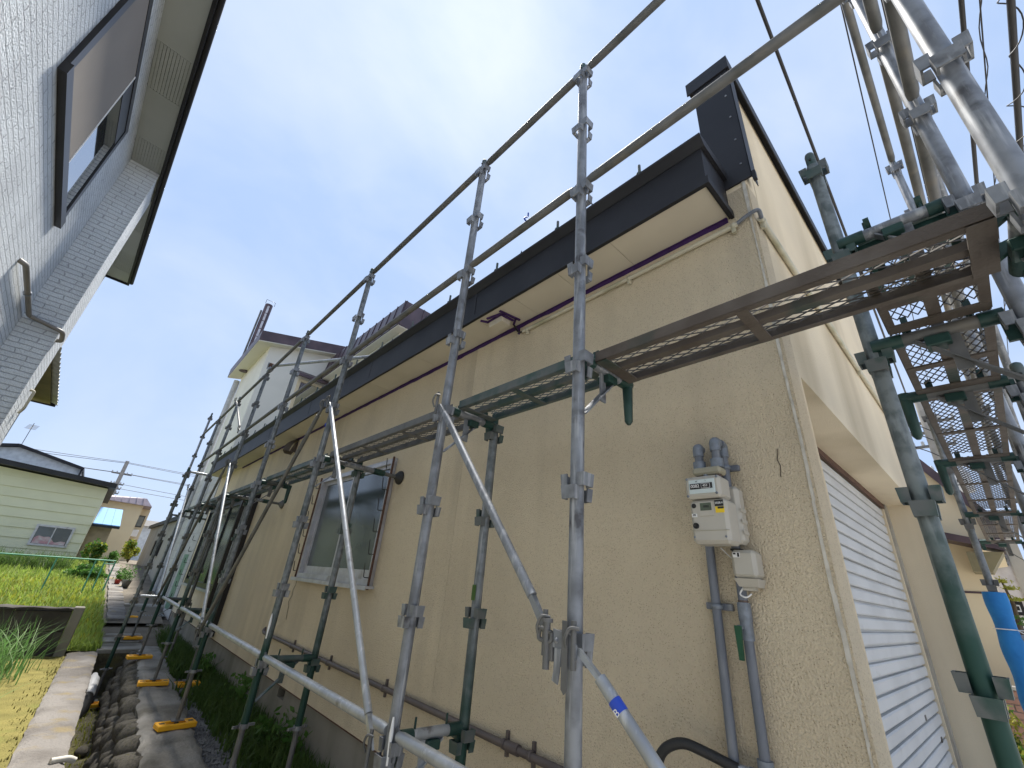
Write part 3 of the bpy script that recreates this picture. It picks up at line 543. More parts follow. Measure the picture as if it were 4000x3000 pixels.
MB().pipe(rounded([(gx + .09, .762, .504), (gx + .09, .762, .60), (1.815, .79, .60), (1.815, .785, -1.2)], .035, 5), .0165, 14).build('pipe', 'greypipe', gp1)
MB().tube((gx + .09, .762, .505), (gx + .09, .762, .535), .026, n=8).build('union_nut', 'greyfit', gp1)
MB().pipe(rounded([(gx + .09, .762, .56), (gx + .09, .762, .60), (gx + .13, .77, .60)], .03, 5), .021, 12).build('elbow', 'greyfit', gp1)
clampring(gp1, (1.815, .785, .0), (0, 0, 1), .018, 'greyfit', 1.85)
MB().bbox(1.83, 1.849, .735, .835, -.012, .012, .003).build('pipe_clip', 'greypipe', gp1)
gp2 = thing('gas_pipe', 'grey vertical gas pipe right of the meter with a green valve handle', 'pipe', (1.82, .69, -1.4), 'gas pipes at the meter')
MB().pipe(rounded([(gx + .09, .690, .504), (gx + .09, .690, .615), (1.815, .688, .615), (1.815, .688, -.44)], .035, 5), .0165, 14).build('pipe', 'greypipe', gp2)
MB().tube((gx + .09, .690, .505), (gx + .09, .690, .54), .026, n=8).build('union_nut', 'greyfit', gp2)
MB().pipe(rounded([(gx + .09, .690, .575), (gx + .09, .690, .615), (1.77, .69, .615)], .03, 5), .021, 12).build('elbow', 'greyfit', gp2)
MB().pipe(rounded([(1.785, .688, .615), (1.815, .688, .615), (1.815, .688, .565)], .025, 5), .021, 12).build('elbow', 'greyfit', gp2)
clampring(gp2, (1.815, .688, .52), (0, 0, 1), .018, 'greyfit', 1.85); MB().bbox(1.83, 1.849, .640, .735, .508, .532, .003).build('pipe_clip', 'greypipe', gp2)
vb = MB().tube((1.815, .688, -.04), (1.815, .688, .02), .024, n=8).tube((1.815, .688, -.10), (1.815, .688, -.04), .021, n=12).build('valve_body', 'greyfit', gp2)
MB().lathe([(.0165, -.004), (.018, 0), (.0165, .004)], (1.815, .688, .024), (0, 0, 1), 12).build('brass_ring', 'copper', gp2)
MB().tube((1.79, .695, -.06), (1.772, .70, -.06), .008, n=8).build('valve_stem', 'greyfit', gp2)
MB().hexa([(1.764, .694, -.16), (1.776, .694, -.16), (1.776, .708, -.16), (1.764, .708, -.16), (1.764, .690, -.055), (1.776, .690, -.055), (1.776, .712, -.055), (1.764, .712, -.055)]).build('valve_handle', mat('green_handle', (.008, .075, .032), .45), gp2)
MB().tube((1.815, .688, -.52), (1.815, .688, -.43), .024, n=12).tube((1.815, .69, -.478), (1.80, .735, -.475), .020, n=12).build('tee', 'greyfit', gp2)
hs_ = thing('gas_hose', 'black rubber hose arching from the gas pipe tee', 'hose', (1.80, .74, -.48))
MB().pipe(rounded([(1.795, .762, -.473), (1.78, .83, -.455), (1.74, .93, -.43), (1.72, 1.00, -.47), (1.72, 1.03, -.58), (1.73, 1.04, -.9)], .06, 6), .0165, 12).build('hose', 'rubber', hs_)
MB().tube((1.80, .735, -.475), (1.795, .765, -.473), .018, n=8).build('coupling', 'galv_bright', hs_)
mbx = thing('regulator_box', 'beige plastic cover box on the gas pipe below the meter', 'box', (1.80, .65, .08))
MB().bbox(1.755, 1.835, .605, .690, .100, .195, .012).build('cover', 'beige', mbx)
MB().hexa([(1.775, .615, .072), (1.835, .615, .072), (1.835, .680, .072), (1.775, .680, .072), (1.757, .607, .0985), (1.835, .607, .0985), (1.835, .688, .0985), (1.757, .688, .0985)]).build('lower_cover', 'beige', mbx)
MB().box(1.79, 1.835, .665, .70, .1955, .203).build('top_slot', 'blacktxt', mbx); MB().box(1.754, 1.7549, .655, .680, .168, .186).build('code_plate', 'white', mbx)
MB().box(1.7533, 1.7539, .669, .678, .178, .184).box(1.7533, 1.7539, .657, .664, .170, .184).build('code_print', 'blacktxt', mbx)
MB().box(1.79, 1.82, .632, .672, .060, .0715).build('bottom_lug', 'beige', mbx)
MB().pipe(rounded([(1.80, .675, .07), (1.79, .69, .045), (1.79, .665, .035), (1.80, .65, .05)], .02, 4), .003, 6).build('loop_wire', 'white', mbx)
MB().pipe(rounded([(1.79, .735, .205), (1.80, .715, .18), (1.80, .692, .16)], .02, 4), .002, 5).build('signal_wire', 'white', mbx)
cm = MB(); zz = .578
for i in range(5): cm.add([(1.8462, .494 + .004 * math.sin(i * 2), zz - .022), (1.8462, .4975 + .004 * math.sin(i * 2), zz - .022), (1.8462, .4975 + .004 * math.sin(i * 2 - 2), zz), (1.8462, .494 + .004 * math.sin(i * 2 - 2), zz)], [(0, 1, 2, 3)]); zz -= .022
cm.build('wall_mark', 'crack', H)
ck = MB(); pts = [(5.44, -.10), (5.43, -.16), (5.47, -.21), (5.46, -.27), (5.51, -.33), (5.47, -.38), (5.46, -.44), (5.44, -.50)]
for (a, c), (b_, d) in zip(pts, pts[1:]): ck.add([(1.8462, a - .006, c), (1.8462, a + .006, c), (1.8462, b_ + .006, d), (1.8462, b_ - .006, d)], [(0, 1, 2, 3)])
ck.build('wall_crack', 'crack', H)
bp_ = thing('wall_pipe', 'dark brown pipe clipped low along the cream wall', 'pipe', (1.82, 1.0, -.69))
MB().pipe(rounded([(1.85, 6.03, -.645), (1.822, 6.0, -.665), (1.822, 5.95, -.683), (1.822, 1.0, -.69)], .03, 4), .0175, 12).build('pipe', 'brownpipe', bp_)
for y in (5.0, 4.1, 3.13, 1.72, 1.90, 1.2):
    clampring(bp_, (1.822, y, -.687), (0, 1, 0), .0178, 'brownpipe', 1.85); MB().box(1.834, 1.849, y - .008, y + .008, -.738, -.636).build('pipe_clip', 'brownpipe', bp_)
MB().tube((1.822, 1.80, -.688), (1.822, 1.88, -.688), .0235, n=12).build('socket', 'brownpipe', bp_)
cd1 = thing('conduit', 'cream plastic conduit under the black eave, bending round the corner', 'conduit', (1.83, .45, 1.75))
MB().pipe([(1.832, 2.02, 1.747), (1.832, .47, 1.752)], .0135, 12).build('conduit_tube', 'beigepipe', cd1)
MB().pipe([(1.872, .377, 1.758), (5.59, .377, 1.74)], .0155, 12).build('conduit_tube', 'beigepipe', cd1)
MB().pipe(rounded([(1.832, .49, 1.752), (1.828, .42, 1.775), (1.83, .365, 1.785), (1.875, .372, 1.760)], .03, 5), .010, 10).build('flexible_cable', 'greypipe', cd1)
for c_, ax in (((1.832, .49, 1.752), (0, 1, 0)), ((1.832, 1.10, 1.75), (0, 1, 0)), ((1.832, 1.97, 1.747), (0, 1, 0)), ((1.90, .377, 1.758), (1, 0, 0)), ((2.9, .377, 1.753), (1, 0, 0)), ((3.9, .377, 1.748), (1, 0, 0))):
    clampring(cd1, c_, ax, .0145, 'beigepipe', 0); MB().bbox(c_[0] - .008, c_[0] + .012, c_[1] - .008, c_[1] + .012, c_[2] - .042, c_[2] - .014, .002).build('saddle_clip', 'beigepipe', cd1)
MB().pipe(rounded([(1.832, 2.02, 1.747), (1.828, 2.06, 1.75), (1.82, 2.09, 1.79), (1.80, 2.10, 1.83)], .02, 4), .007, 8).build('flexible_cable', 'rubber', cd1)
# purple-primed bracket and box at the soffit
jb = thing('soffit_box', 'cream box under the soffit framed with purple-primed bars', 'box', (1.70, 2.12, 1.83))
MB().bbox(1.655, 1.745, 2.07, 2.22, 1.775, 1.834, .004).build('box', 'soffit', jb)
for a, b_ in (((1.60, 2.26, 1.826), (1.655, 2.23, 1.826)), ((1.615, 2.20, 1.826), (1.64, 2.07, 1.826)), ((1.61, 2.05, 1.826), (1.79, 2.02, 1.826)), ((1.645, 2.06, 1.815), (1.75, 2.05, 1.815)), ((1.75, 2.02, 1.826), (1.80, 2.10, 1.826)), ((1.65, 2.23, 1.826), (1.65, 2.05, 1.826)), ((1.84, 2.08, 1.83), (1.84, 2.075, 1.75))):
    MB().bar(a, b_, .016, .010).build('bar', 'purple', jb)

# ------------------------------------------------------------------ scaffold parts
ZP = [2.703 - .475 * i for i in range(-2, 9)]
pk = MB()   # one pocket, radial direction +x
for sy in (-1, 1): pk.hexa([(.022, sy * .0235 - .0028, -.022), (.047, sy * .0235 - .0028, -.022), (.047, sy * .0235 + .0028, -.022), (.022, sy * .0235 + .0028, -.022), (.022, sy * .0265 - .0028, .022), (.051, sy * .0265 - .0028, .022), (.051, sy * .0265 + .0028, .022), (.022, sy * .0265 + .0028, .022)])
pk.hexa([(.0425, -.026, -.022), (.048, -.026, -.022), (.048, .026, -.022), (.0425, .026, -.022), (.046, -.029, .022), (.0515, -.029, .022), (.0515, .029, .022), (.046, .029, .022)])
PKM = {}
for m_ in ('galv', 'galv_grn', 'galv_dull', 'green_worn', 'galv_grn2'):
    PKM[m_] = pk.mesh('pocket'); PKM[m_].materials.append(M[m_ if 'grn' not in m_ else 'green_worn'])
def post(x, y, z0, z1, label, m='galv', group='scaffold posts', name='scaffold_post', pinm='green_worn', jack=None, pocketm=None, sleeve=None):
    t = thing(name, label, 'scaffold post', (x, y, z0), group)
    zb = z0
    if jack:
        zb = z0 + .42
        MB().tube((x, y, z0 + .01), (x, y, zb + .05), .0175, n=12).build('jack_screw', 'galv_dull', t)
        nut = MB().tube((x, y, zb - .025), (x, y, zb), .033, n=8); nut.bar((x - .07, y - .02, zb - .012), (x + .07, y + .02, zb - .012), .014, .014); nut.build('jack_nut', 'galv', t)
        MB().bbox(x - .05, x + .05, y - .05, y + .05, z0 + .038, z0 + .045, .001).build('jack_plate', 'galv_dull', t)
    MB().tube((x, y, zb), (x, y, z1 + .055), .0243, n=20).build('tube', m, t)
    pn = MB().tube((x, y, z1 + .055), (x, y, z1 + .125), .0185, n=14, cap=False); pn.lathe([(.0185, 0), (.016, .010), (.008, .016), (0, .018)], (x, y, z1 + .125), (0, 0, 1), 14); pn.build('joint_pin', pinm, t)
    MB().tube((x - .0243, y, z1 + .085), (x - .0175, y, z1 + .085), .005, n=8).build('pin_hole', 'blacktxt', t)
    for z in ZP:
        if zb + .05 < z <= z1 + .01:
            mm = PKM[pocketm or (m if m in PKM else 'galv')]
            for k, a in enumerate((0, 90, 180, 270)): inst(mm, 'pocket', t, (0, 0, z - z0 + (.0225 if k % 2 else -.0225)), R(a))
    return t
def base(x, y, z, label, rz=0):
    t = thing('base_plate', label, 'base plate', (x, y, z), 'yellow base plates under the posts')
    def q(m_): 
        for i in range(len(m_.v)): m_.v[i] = Matrix.Rotation(rz, 3, 'Z') @ (m_.v[i] - Vector((x, y, z))) + Vector((x, y, z))
        return m_
    b_ = MB(); b_.bbox(x - .15, x + .15, y - .075, y - .045, z, z + .042, .006); b_.bbox(x - .15, x + .15, y + .045, y + .075, z, z + .042, .006)
    b_.bbox(x - .15, x - .075, y - .046, y + .046, z, z + .042, .006); b_.bbox(x + .075, x + .15, y - .046, y + .046, z, z + .042, .006); b_.box(x - .08, x + .08, y - .046, y + .046, z, z + .026)
    q(b_).build('block', 'yellow', t)
    for s_ in (-1, 1): q(MB().box(x + s_ * .112 - .02, x + s_ * .112 + .02, y - .02, y + .02, z + .041, z + .0425)).build('recess', 'frame', t)
    return t
XO, XI = 1.155, 1.515
PY = [-.235, .934, 1.85, 3.65, 5.475, 7.25, 9.05, 10.75, 12.5]
nm = ['foremost outer post, top right of the picture, without green paint', 'outer post crossed by the lever coupling of two braces', 'outer post second left of the lever coupling, behind the near brace', 'outer post right of the window with a white paint dab', 'outer post left of the window standing on a large yellow base plate',
      'outer post in the row, second beyond the window, on a yellow base', 'outer post in the row, third beyond the window, at the bay window', 'outer post in the row, last but one, near the white tiles', 'farthest and tallest outer post at the white gabled block']
top = [3.653, 2.703, 2.703, 2.703, 2.703, 2.703, 2.703, 2.703, 3.178]
ms = ['galv', 'galv', 'galv', 'galv_grn', 'galv_grn', 'galv_grn', 'galv_grn', 'galv_grn', 'galv']
for i, y in enumerate(PY):
    zb = -1.408 if i < 3 else (-1.35 if i < 7 else zt(y) + .03)
    post(XO, y, zb, top[i], 'galvanised scaffold ' + nm[i], ms[i], 'outer row of scaffold posts', jack=True, pocketm='galv' if i < 5 else 'galv_dull')
    base(XO, y, zb - .018, 'yellow plastic base plate under the ' + ('foremost corner post', 'post with the lever coupling', 'post right of the thin joint line', 'post right of the side window', 'post left of the side window', 'second post beyond the side window', 'post level with the bay window', 'post at the end of the ditch', 'farthest outer post')[i], R((0, 4, -3, 5, 7, -5, 4, 0, 3)[i]))
inn = [(1.85, 'behind the near brace, holding up a walkway bracket', 'galv_grn'), (3.66, 'in front of the side window', 'galv_grn'), (7.35, 'beyond the side window, on a yellow base near the wall', 'galv_grn'), (9.05, 'directly before the bay window', 'galv_dull')]
for y, l, m in inn:
    post(XI, y, -1.40, .803, 'short inner scaffold post ' + l, m, 'inner row of short posts', jack=True, pinm='green')
    base(XI, y, -1.42, 'yellow plastic base plate under the short inner post ' + l.split(',')[0], R(6))
post(.833, 9.09, -1.9, 1.278, 'dark green-footed outrigger scaffold post standing in the ditch', 'galv_grn', 'outer row of scaffold posts', jack=True, pocketm='galv_dull')
base(.833, 9.09, -1.93, 'yellow plastic base plate in the ditch under the outrigger post', .2)
# front row
post(1.745, -.235, -1.45, 3.178, 'galvanised scaffold post behind the foremost one, top right, rising past the front walkway', 'galv', 'front row of scaffold posts')
post(1.775, .117, -1.45, 1.753, 'thick-looking green-footed scaffold post in front of the roller shutter', 'galv_grn2', 'front row of scaffold posts', pinm='green_worn', pocketm='galv_grn2')
post(2.37, -.235, -1.45, .803, 'galvanised front scaffold post, second along the front walkway', 'galv', 'front row of scaffold posts')
post(3.56, -.235, -1.45, 3.178, 'galvanised front scaffold post, third along the front walkway', 'galv', 'front row of scaffold posts')
post(5.40, -.235, -1.45, 2.228, 'galvanised front scaffold post, fourth along the front walkway', 'galv_dull', 'front row of scaffold posts')
post(7.2, -.235, -1.45, 1.753, 'farthest front scaffold post at the right picture edge', 'galv_dull', 'front row of scaffold posts')
post(5.414, .117, -1.45, 1.753, 'front inner scaffold post with its lower half in a blue sleeve', 'galv_grn', 'front row of scaffold posts', pocketm='galv_dull')
sv = thing('foam_sleeve', 'bright blue foam sleeve wrapped round a front scaffold post', 'sleeve', (5.414, .117, -1.2))
MB().grid(lambda u, v: (5.414 + (.066 + .006 * math.sin(v * 31) * math.sin(u * 12.6)) * math.cos(u * 2 * math.pi), .117 + (.066 + .006 * math.sin(v * 27 + 1)) * math.sin(u * 2 * math.pi), -1.15 + 1.43 * v), 28, 30).lathe([(.026, 0), (.066, 0)], (5.414, .117, .28), (0, 0, 1), 20).build('foam', 'blue_sleeve', sv)
MB().pipe([(5.414 + .071 * math.cos(a / 10 * math.pi), .117 + .071 * math.sin(a / 10 * math.pi), .02) for a in range(21)], .004, 6).pipe(rounded([(5.36, .06, .02), (5.33, .02, -.01), (5.35, .0, .02), (5.37, .05, .02)], .02, 4), .004, 6).build('tie_string', 'white', sv)
# horizontal rails
def rail(p0, p1, label, m='galv_dull', group='guard rails', r=.0215, wedges=True):
    p0, p1 = Vector(p0), Vector(p1); d = (p1 - p0).normalized(); t = thing('scaffold_rail', label, 'scaffold rail', p0, group)
    a, b_ = p0 + d * .045, p1 - d * .045
    MB().pipe([a, a + d * .03, b_ - d * .03, b_], [r * .8, r, r, r * .8], 16).build('tube', m, t)
    if wedges:
        for q, s_ in ((p0, 1), (p1, -1)):
            c = q + d * s_ * .036
            w_ = MB(); sdv = d.cross(Vector((0, 0, 1))) * .0045
            w_.prism([c + d * s_ * -.008 - sdv + Vector((0, 0, -.085)), c + d * s_ * .003 - sdv + Vector((0, 0, -.085)), c + d * s_ * .02 - sdv + Vector((0, 0, .012)), c - d * s_ * .012 - sdv + Vector((0, 0, .03))], sdv * 2); w_.build('wedge', 'galv', t)
    return t
RZ = .062
names = ['beside the lever coupling post', 'above the purple-primed box', 'above the side window', 'left of the side window', 'third beyond the window', 'near the gable wall', 'at the far end']
seg = list(zip(PY, PY[1:]))
for i, (a, b_) in enumerate(seg):
    w_ = ('nearest, running out at the top edge', 'second from the near end', 'third from the near end', 'fourth from the near end', 'fifth from the near end', 'sixth from the near end', 'seventh from the near end', 'farthest')[i]
    rail((XO, a, 2.703 + RZ), (XO, b_, 2.703 + RZ), 'top guard rail of the side scaffold, ' + w_, 'galv_dull', 'top guard rails along the side')
    if i < 7: rail((XO, a, 1.753 + RZ), (XO, b_, 1.753 + RZ), 'middle guard rail of the side scaffold, ' + w_, 'galv_dull', 'middle guard rails along the side')
for i in range(1, 6):
    rail((XO, PY[i], -.622 + RZ), (XO, PY[i + 1], -.622 + RZ), 'bright low rail near the ground, ' + ('nearest one at the bottom edge', 'second one', 'below the side window', 'left of the window', 'farthest one')[i - 1], 'galv_bright', 'low rails along the side')
rail((.833, 9.09, 1.278 + RZ), (XO, 9.05, 1.278 + RZ), 'short bright rail from the outrigger post to the row, upper', 'galv_bright', 'short tie rails')
rail((.833, 9.09, -.622 + RZ), (XO, 9.05, -.622 + RZ), 'short bright rail from the outrigger post to the row, lower', 'galv_bright', 'short tie rails')
rail((XO, 12.5, .803 + RZ), (2.4, 12.5, .803 + RZ), 'rail running towards the white tiled wall at the far end', 'galv_dull', 'short tie rails')
FX = [1.155, 1.745, 3.56, 5.40, 7.2]
for zi, zn in ((3.178, 'upper'), (2.228, 'middle'), (1.753, 'lower')):
    for i, (a, b_) in enumerate(zip(FX, FX[1:])):
        if i == 3 and zi > 2: continue
        if i == 2 and zi > 3: continue
        rail((a, -.235, zi + RZ), (b_, -.235, zi + RZ), zn + ' guard rail of the front scaffold, ' + ('nearest, at the corner post', 'second from the corner', 'third from the corner', 'farthest from the corner')[i], 'galv_dull', 'front guard rails')
rail((5.414, .117, -.03), (5.414, -1.6, -.03), 'bright cross rail passing behind the blue sleeve', 'galv_bright', 'short tie rails')
# loose long tube resting on the roof
lt = MB().tube((1.12, 7.1, 2.83), (2.35, 3.55, 2.42), .0215, n=14); lo_ = lt.build('loose_tube', 'galv_bright', off=(1.12, 7.1, 2.83)); tag(lo_, 'bright loose tube laid from the top rail across the roof edge', 'tube')
cl = thing('swivel_clamp', 'rusty orange swivel clamp holding the loose tube on the top rail', 'clamp', (1.135, 7.02, 2.77))
MB().bbox(1.11, 1.175, 6.98, 7.06, 2.735, 2.79, .006).build('lower_half', 'galv', cl); MB().bbox(1.10, 1.17, 6.99, 7.05, 2.791, 2.855, .006).build('upper_half', 'rust', cl); MB().tube((1.09, 7.02, 2.75), (1.09, 7.02, 2.86), .008, n=8).build('bolt', 'galv', cl)
# brackets
def bracket(P, ax, label, free=True, m='galv', leg=.34, z=None, green='green'):
    P = Vector(P); ax = Vector(ax); t = thing('walkway_bracket', label, 'bracket', P, 'walkway brackets'); sdv = ax.cross(Vector((0, 0, 1)))
    e = P + ax * leg
    MB().tube(P + ax * .09, e - ax * .07, .0215, n=14).build('arm', m, t)
    MB().tube(P + ax * .035, P + ax * .09, .0245, n=14).bar(P + ax * .036, P + ax * .036 - Vector((0, 0, .09)), .012, .03, ax).build('wedge_head', green, t)
    g_ = MB().tube(e - ax * .07, e + ax * .012, .0245, n=14)
    if free: g_.pipe([e + Vector((0, 0, .02)), e - Vector((0, 0, .06)), e - Vector((0, 0, .17)), e - Vector((0, 0, .185))], [.024, .021, .0175, .008], 12)
    else: g_.bar(e - ax * .005, e - ax * .005 - Vector((0, 0, .085)), .012, .03, ax)
    g_.build('spigot' if free else 'end_wedge', green, t)
    for q in (.10, leg - .08): MB().tube(P + ax * q + Vector((0, 0, .018)), P + ax * q + Vector((0, 0, .06)), .005, n=6).build('stop_pin', green, t)
    MB().bar(P + ax * (leg - .10) - Vector((0, 0, .02)), P + ax * .026 - Vector((0, 0, .24)), .006, .036, sdv).build('stay', m, t)
    MB().bar(P + ax * .155 - Vector((0, 0, .02)), P + ax * .155 - Vector((0, 0, .145)), .036, .006, sdv).build('strut', m, t)
    MB().bbox(*(sorted((P.x + ax.x * .19 - .03, P.x + ax.x * .19 + .03))), *(sorted((P.y + ax.y * .19 - .03, P.y + ax.y * .19 + .03))), P.z - .055, P.z - .02, .003).build('gusset', green, t)
    return t
BZ = .803 + .045
bn = ['the foremost corner post', 'the lever coupling post, with hanging green spigot', 'the post right of the thin wall joint', 'the post right of the side window', 'the post left of the side window, spigot hanging free', 'the second post beyond the window', 'the post at the bay window', 'the last post but one']
for i in range(0, 8):
    bracket((XO, PY[i], BZ), (1, 0, 0), 'walkway bracket on ' + bn[i], free=i in (1, 4, 7), m='galv' if i < 4 else 'galv_dull')
for i, l in ((2, 'right of the thin wall joint'), (3, 'right of the side window'), (5, 'beyond the window'), (6, 'at the bay window')):
    bracket((XO, PY[i], -.622 + .045), (1, 0, 0), 'low foot-level bracket on the post ' + l, free=False, m='galv_bright' if i == 2 else 'green_worn', green='green')
for x, l in ((1.76, 'at the green-footed post'), (2.37, 'second along the front'), (3.56, 'third along the front'), (5.40, 'fourth along the front'), (7.2, 'farthest along the front')):
    bracket((x, -.235, .88 if x > 1.8 else .858), (0, 1, 0), 'front walkway bracket ' + l, free=x in (2.37, 3.56), m='galv_dull')
bracket((1.76, -.235, 1.33), (0, 1, 0), 'upper front bracket at the corner with dark green ends', free=False, m='galv')
# mesh walkway boards
def board(P, ax, length, label, m='green_worn', mm='mesh', width=.24, lw=.075, sw=.030, group='mesh walkway boards', hook='green'):
    P = Vector(P); ax = Vector(ax); sd_ = Vector((-ax.y, ax.x, 0)); t = thing('walkway_board', label, 'walkway board', P, group)
    zt_, h = P.z, .042
    pt = lambda a, b_, c: P + ax * a + sd_ * b_ + Vector((0, 0, c))
    def bx(a0, a1, b0, b1, c0, c1): return MB().hexa([pt(a0, b0, c0), pt(a1, b0, c0), pt(a1, b1, c0), pt(a0, b1, c0), pt(a0, b0, c1), pt(a1, b0, c1), pt(a1, b1, c1), pt(a0, b1, c1)])
    for s_ in (-1, 1):
        r_ = bx(0, length, s_ * width / 2 - .003, s_ * width / 2 + .003, -h, 0); b2 = bx(0, length, min(s_ * width / 2, s_ * (width / 2 - .022)), max(s_ * width / 2, s_ * (width / 2 - .022)), -h - .003, -h); r_.add(b2.v, b2.f)
        r_.build('side_rail', m, t)
    bx(.0, length, -.016, .016, -h + .004, -.012).build('centre_rail', m, t)
    for a in (0, length - .05): bx(a, a + .05, -width / 2, width / 2, -h - .005, -h + .002).build('end_bar', m, t)
    nb = max(1, round(length / .55))
    for k in range(1, nb + (0 if nb > 1 else 1)):
        a = length * k / nb if nb > 1 else length / 2
        bx(a - .018, a + .018, -width / 2 + .004, width / 2 - .004, -h - .006, -h + .001).build('cross_bar', m, t)
    for a, s_ in ((0, -1), (length, 1)):
        for b_ in (-.075, .075):
            MB().prism([pt(a, b_ - .009, -h), pt(a + s_ * .03, b_ - .009, -h + .02), pt(a + s_ * .055, b_ - .009, .0), pt(a + s_ * .055, b_ - .009, .012), pt(a, b_ - .009, .0)], sd_ * .018).build('hook', hook, t)
    # expanded metal: zigzag strands
    nr = int(width / (sw / 2)); ms_ = MB(); nl = int(length / (lw / 2))
    for r_ in range(nr):
        b0 = -width / 2 + r_ * sw / 2
        for k in range(nl):
            o0 = (k + r_) % 2; a0 = k * lw / 2; a1 = a0 + lw / 2
            ya, yb = (b0, b0 + sw / 2) if o0 == 0 else (b0 + sw / 2, b0)
            ms_.add([pt(a0, ya - .0011, -.010), pt(a1, yb - .0011, -.010), pt(a1, yb + .0011, -.010), pt(a0, ya + .0011, -.010), pt(a0, ya, -.005), pt(a1, yb, -.005)], [(0, 1, 2, 3), (0, 4, 5, 1), (3, 2, 5, 4)])
    tag(ms_.build('mesh', mm, t), kind='stuff'); return t
WB = .905
bl = ['nearest brown walkway board spanning across the cream wall at right', 'short green-worn mesh walkway board at the lever coupling post', 'mesh walkway board over the thin wall joint', 'mesh walkway board above the side window', 'mesh walkway board left of the side window', 'mesh walkway board towards the bay window', 'mesh walkway board over the bay window']
for i in range(7):
    a, b_ = PY[i] + .04, PY[i + 1] - .03
    board((XO + .19, a, WB - (.022 if i == 0 else 0)), (0, 1, 0), b_ - a, bl[i], 'brown_steel' if i == 0 else ('green_worn' if i != 2 else 'galv_dull'), 'mesh' if i in (0, 2) else 'mesh_green')
fl_ = ['front walkway board from the corner to the green-footed post', 'front walkway board, second from the corner', 'front walkway board, third from the corner', 'front walkway board, fourth from the corner', 'farthest front walkway board']
for i, (a, b_) in enumerate(((1.36, 1.74), (1.80, 2.35), (2.40, 3.53), (3.60, 5.37), (5.44, 7.15))):
    board((a, -.06, .925), (1, 0, 0), b_ - a, fl_[i], 'brown_steel', 'mesh', lw=.06, sw=.026)
board((1.80, -.06, 1.385), (1, 0, 0), .50, 'green upper front walkway board next to the corner', 'green', 'mesh')
gb_ = thing('green_crossbeam', 'dark green crossbeam with a block, above the near walkway end', 'beam', (1.80, -.08, 1.26))
MB().bbox(1.787, 1.812, -.245, .092, 1.262, 1.315, .003).build('beam', 'green', gb_); MB().bbox(1.765, 1.815, -.095, -.04, 1.245, 1.33, .006).build('block', 'green', gb_)
# diagonal braces
def brace(p0, p1, label, m='galv', flat=True, group='diagonal braces'):
    p0, p1 = Vector(p0), Vector(p1); d = (p1 - p0).normalized(); t = thing('brace', label, 'brace', p0, group)
    Lx = (p1 - p0).length
    MB().tube(p0 + d * .11, p1 - d * .11, .0165, n=14).build('tube', m, t)
    for q, s_ in ((p0, 1), (p1, -1)):
        MB().hexa([q - d * 0 + Vector((-.004, -.016, -.016)), q + Vector((.004, -.016, -.016)), q + Vector((.004, .016, -.016)), q + Vector((-.004, .016, -.016)), *[q + d * s_ * .12 + Vector(o_) for o_ in ((-.011, -.015, -.005), (.011, -.015, -.005), (.011, .015, .005), (-.011, .015, .005))]]).build('flattened_end', m, t)
        MB().pipe(rounded([q + Vector((-.012, -.02, .03)), q + Vector((-.03, .0, .035)), q + Vector((-.03, .02, .0)), q + Vector((-.012, .02, -.03))], .015, 3), .005, 6).build('hook_loop', 'galv_dull', t)
        MB().tube(q + Vector((-.012, 0, -.07)), q + Vector((-.012, 0, .05)), .008, n=8).build('lock_pin', 'galv_dull', t)
    return t
XB = XO - .055
brace((XB, PY[2] - .02, .86), (XB, PY[1] + .06, -.10), 'galvanised brace running down right to the lever coupling', 'galv')
b2_ = brace((XB, PY[1] - .05, -.12), (XB, PY[0] + .05, -1.10), 'bright brace with blue tape running down right from the lever coupling', 'galv_bright')
def along(t): return Vector((XB, PY[1] - .05, -.12)).lerp(Vector((XB, PY[0] + .05, -1.10)), t)
MB().tube(along(.116), along(.138), .0172, n=16).build('blue_tape', 'bluetape', b2_)
dd = (along(1) - along(0)).normalized(); sidev = Vector((1, 0, 0)).cross(dd).normalized()
text_part('tape_letter', 'B', .024, 'white', b2_, along(.1345) - Vector((.0174, 0, 0)) + sidev * .004, dd.cross(Vector((-1, 0, 0))) * -1, dd * -1, .0004)
brace((XB, PY[3] - .03, 1.33), (XB, PY[2] + .05, -.60), 'long bright brace crossing in front of the side window', 'galv_bright')
brace((XB - .02, PY[3] + .03, 1.30), (XB - .02, PY[4] - .04, -.62), 'dark brace falling left beside the side window', 'galv_dull')
brace((XB, PY[5] - .03, 1.30), (XB, PY[4] + .04, -.60), 'bright brace beyond the window, falling to the right', 'galv_bright')
brace((XB - .02, PY[5] + .03, 1.30), (XB - .02, PY[6] - .04, -.62), 'dark brace towards the bay window, falling left', 'galv_dull')
brace((XB, PY[7] - .03, 1.30), (XB, PY[6] + .04, -.60), 'pale brace at the bay window, falling to the right', 'galv_bright')
brace((XB, PY[6] - .1, 2.72), (XO, PY[5] + .6, 1.95), 'short steep brace against the white gable wall', 'galv_dull')
for i, (x0, x1, z0, z1, l) in enumerate(((1.80, 2.34, -.6, .8, 'first'), (3.6, 5.36, -.1, 1.7, 'third'), (2.42, 3.5, .9, 2.2, 'second'), (3.6, 5.36, .9, 2.2, 'steepest, fourth'))):
    brace((x0, -.29, z1), (x1, -.29, z0), 'front brace at the right edge, ' + l + ' from the corner', 'galv')
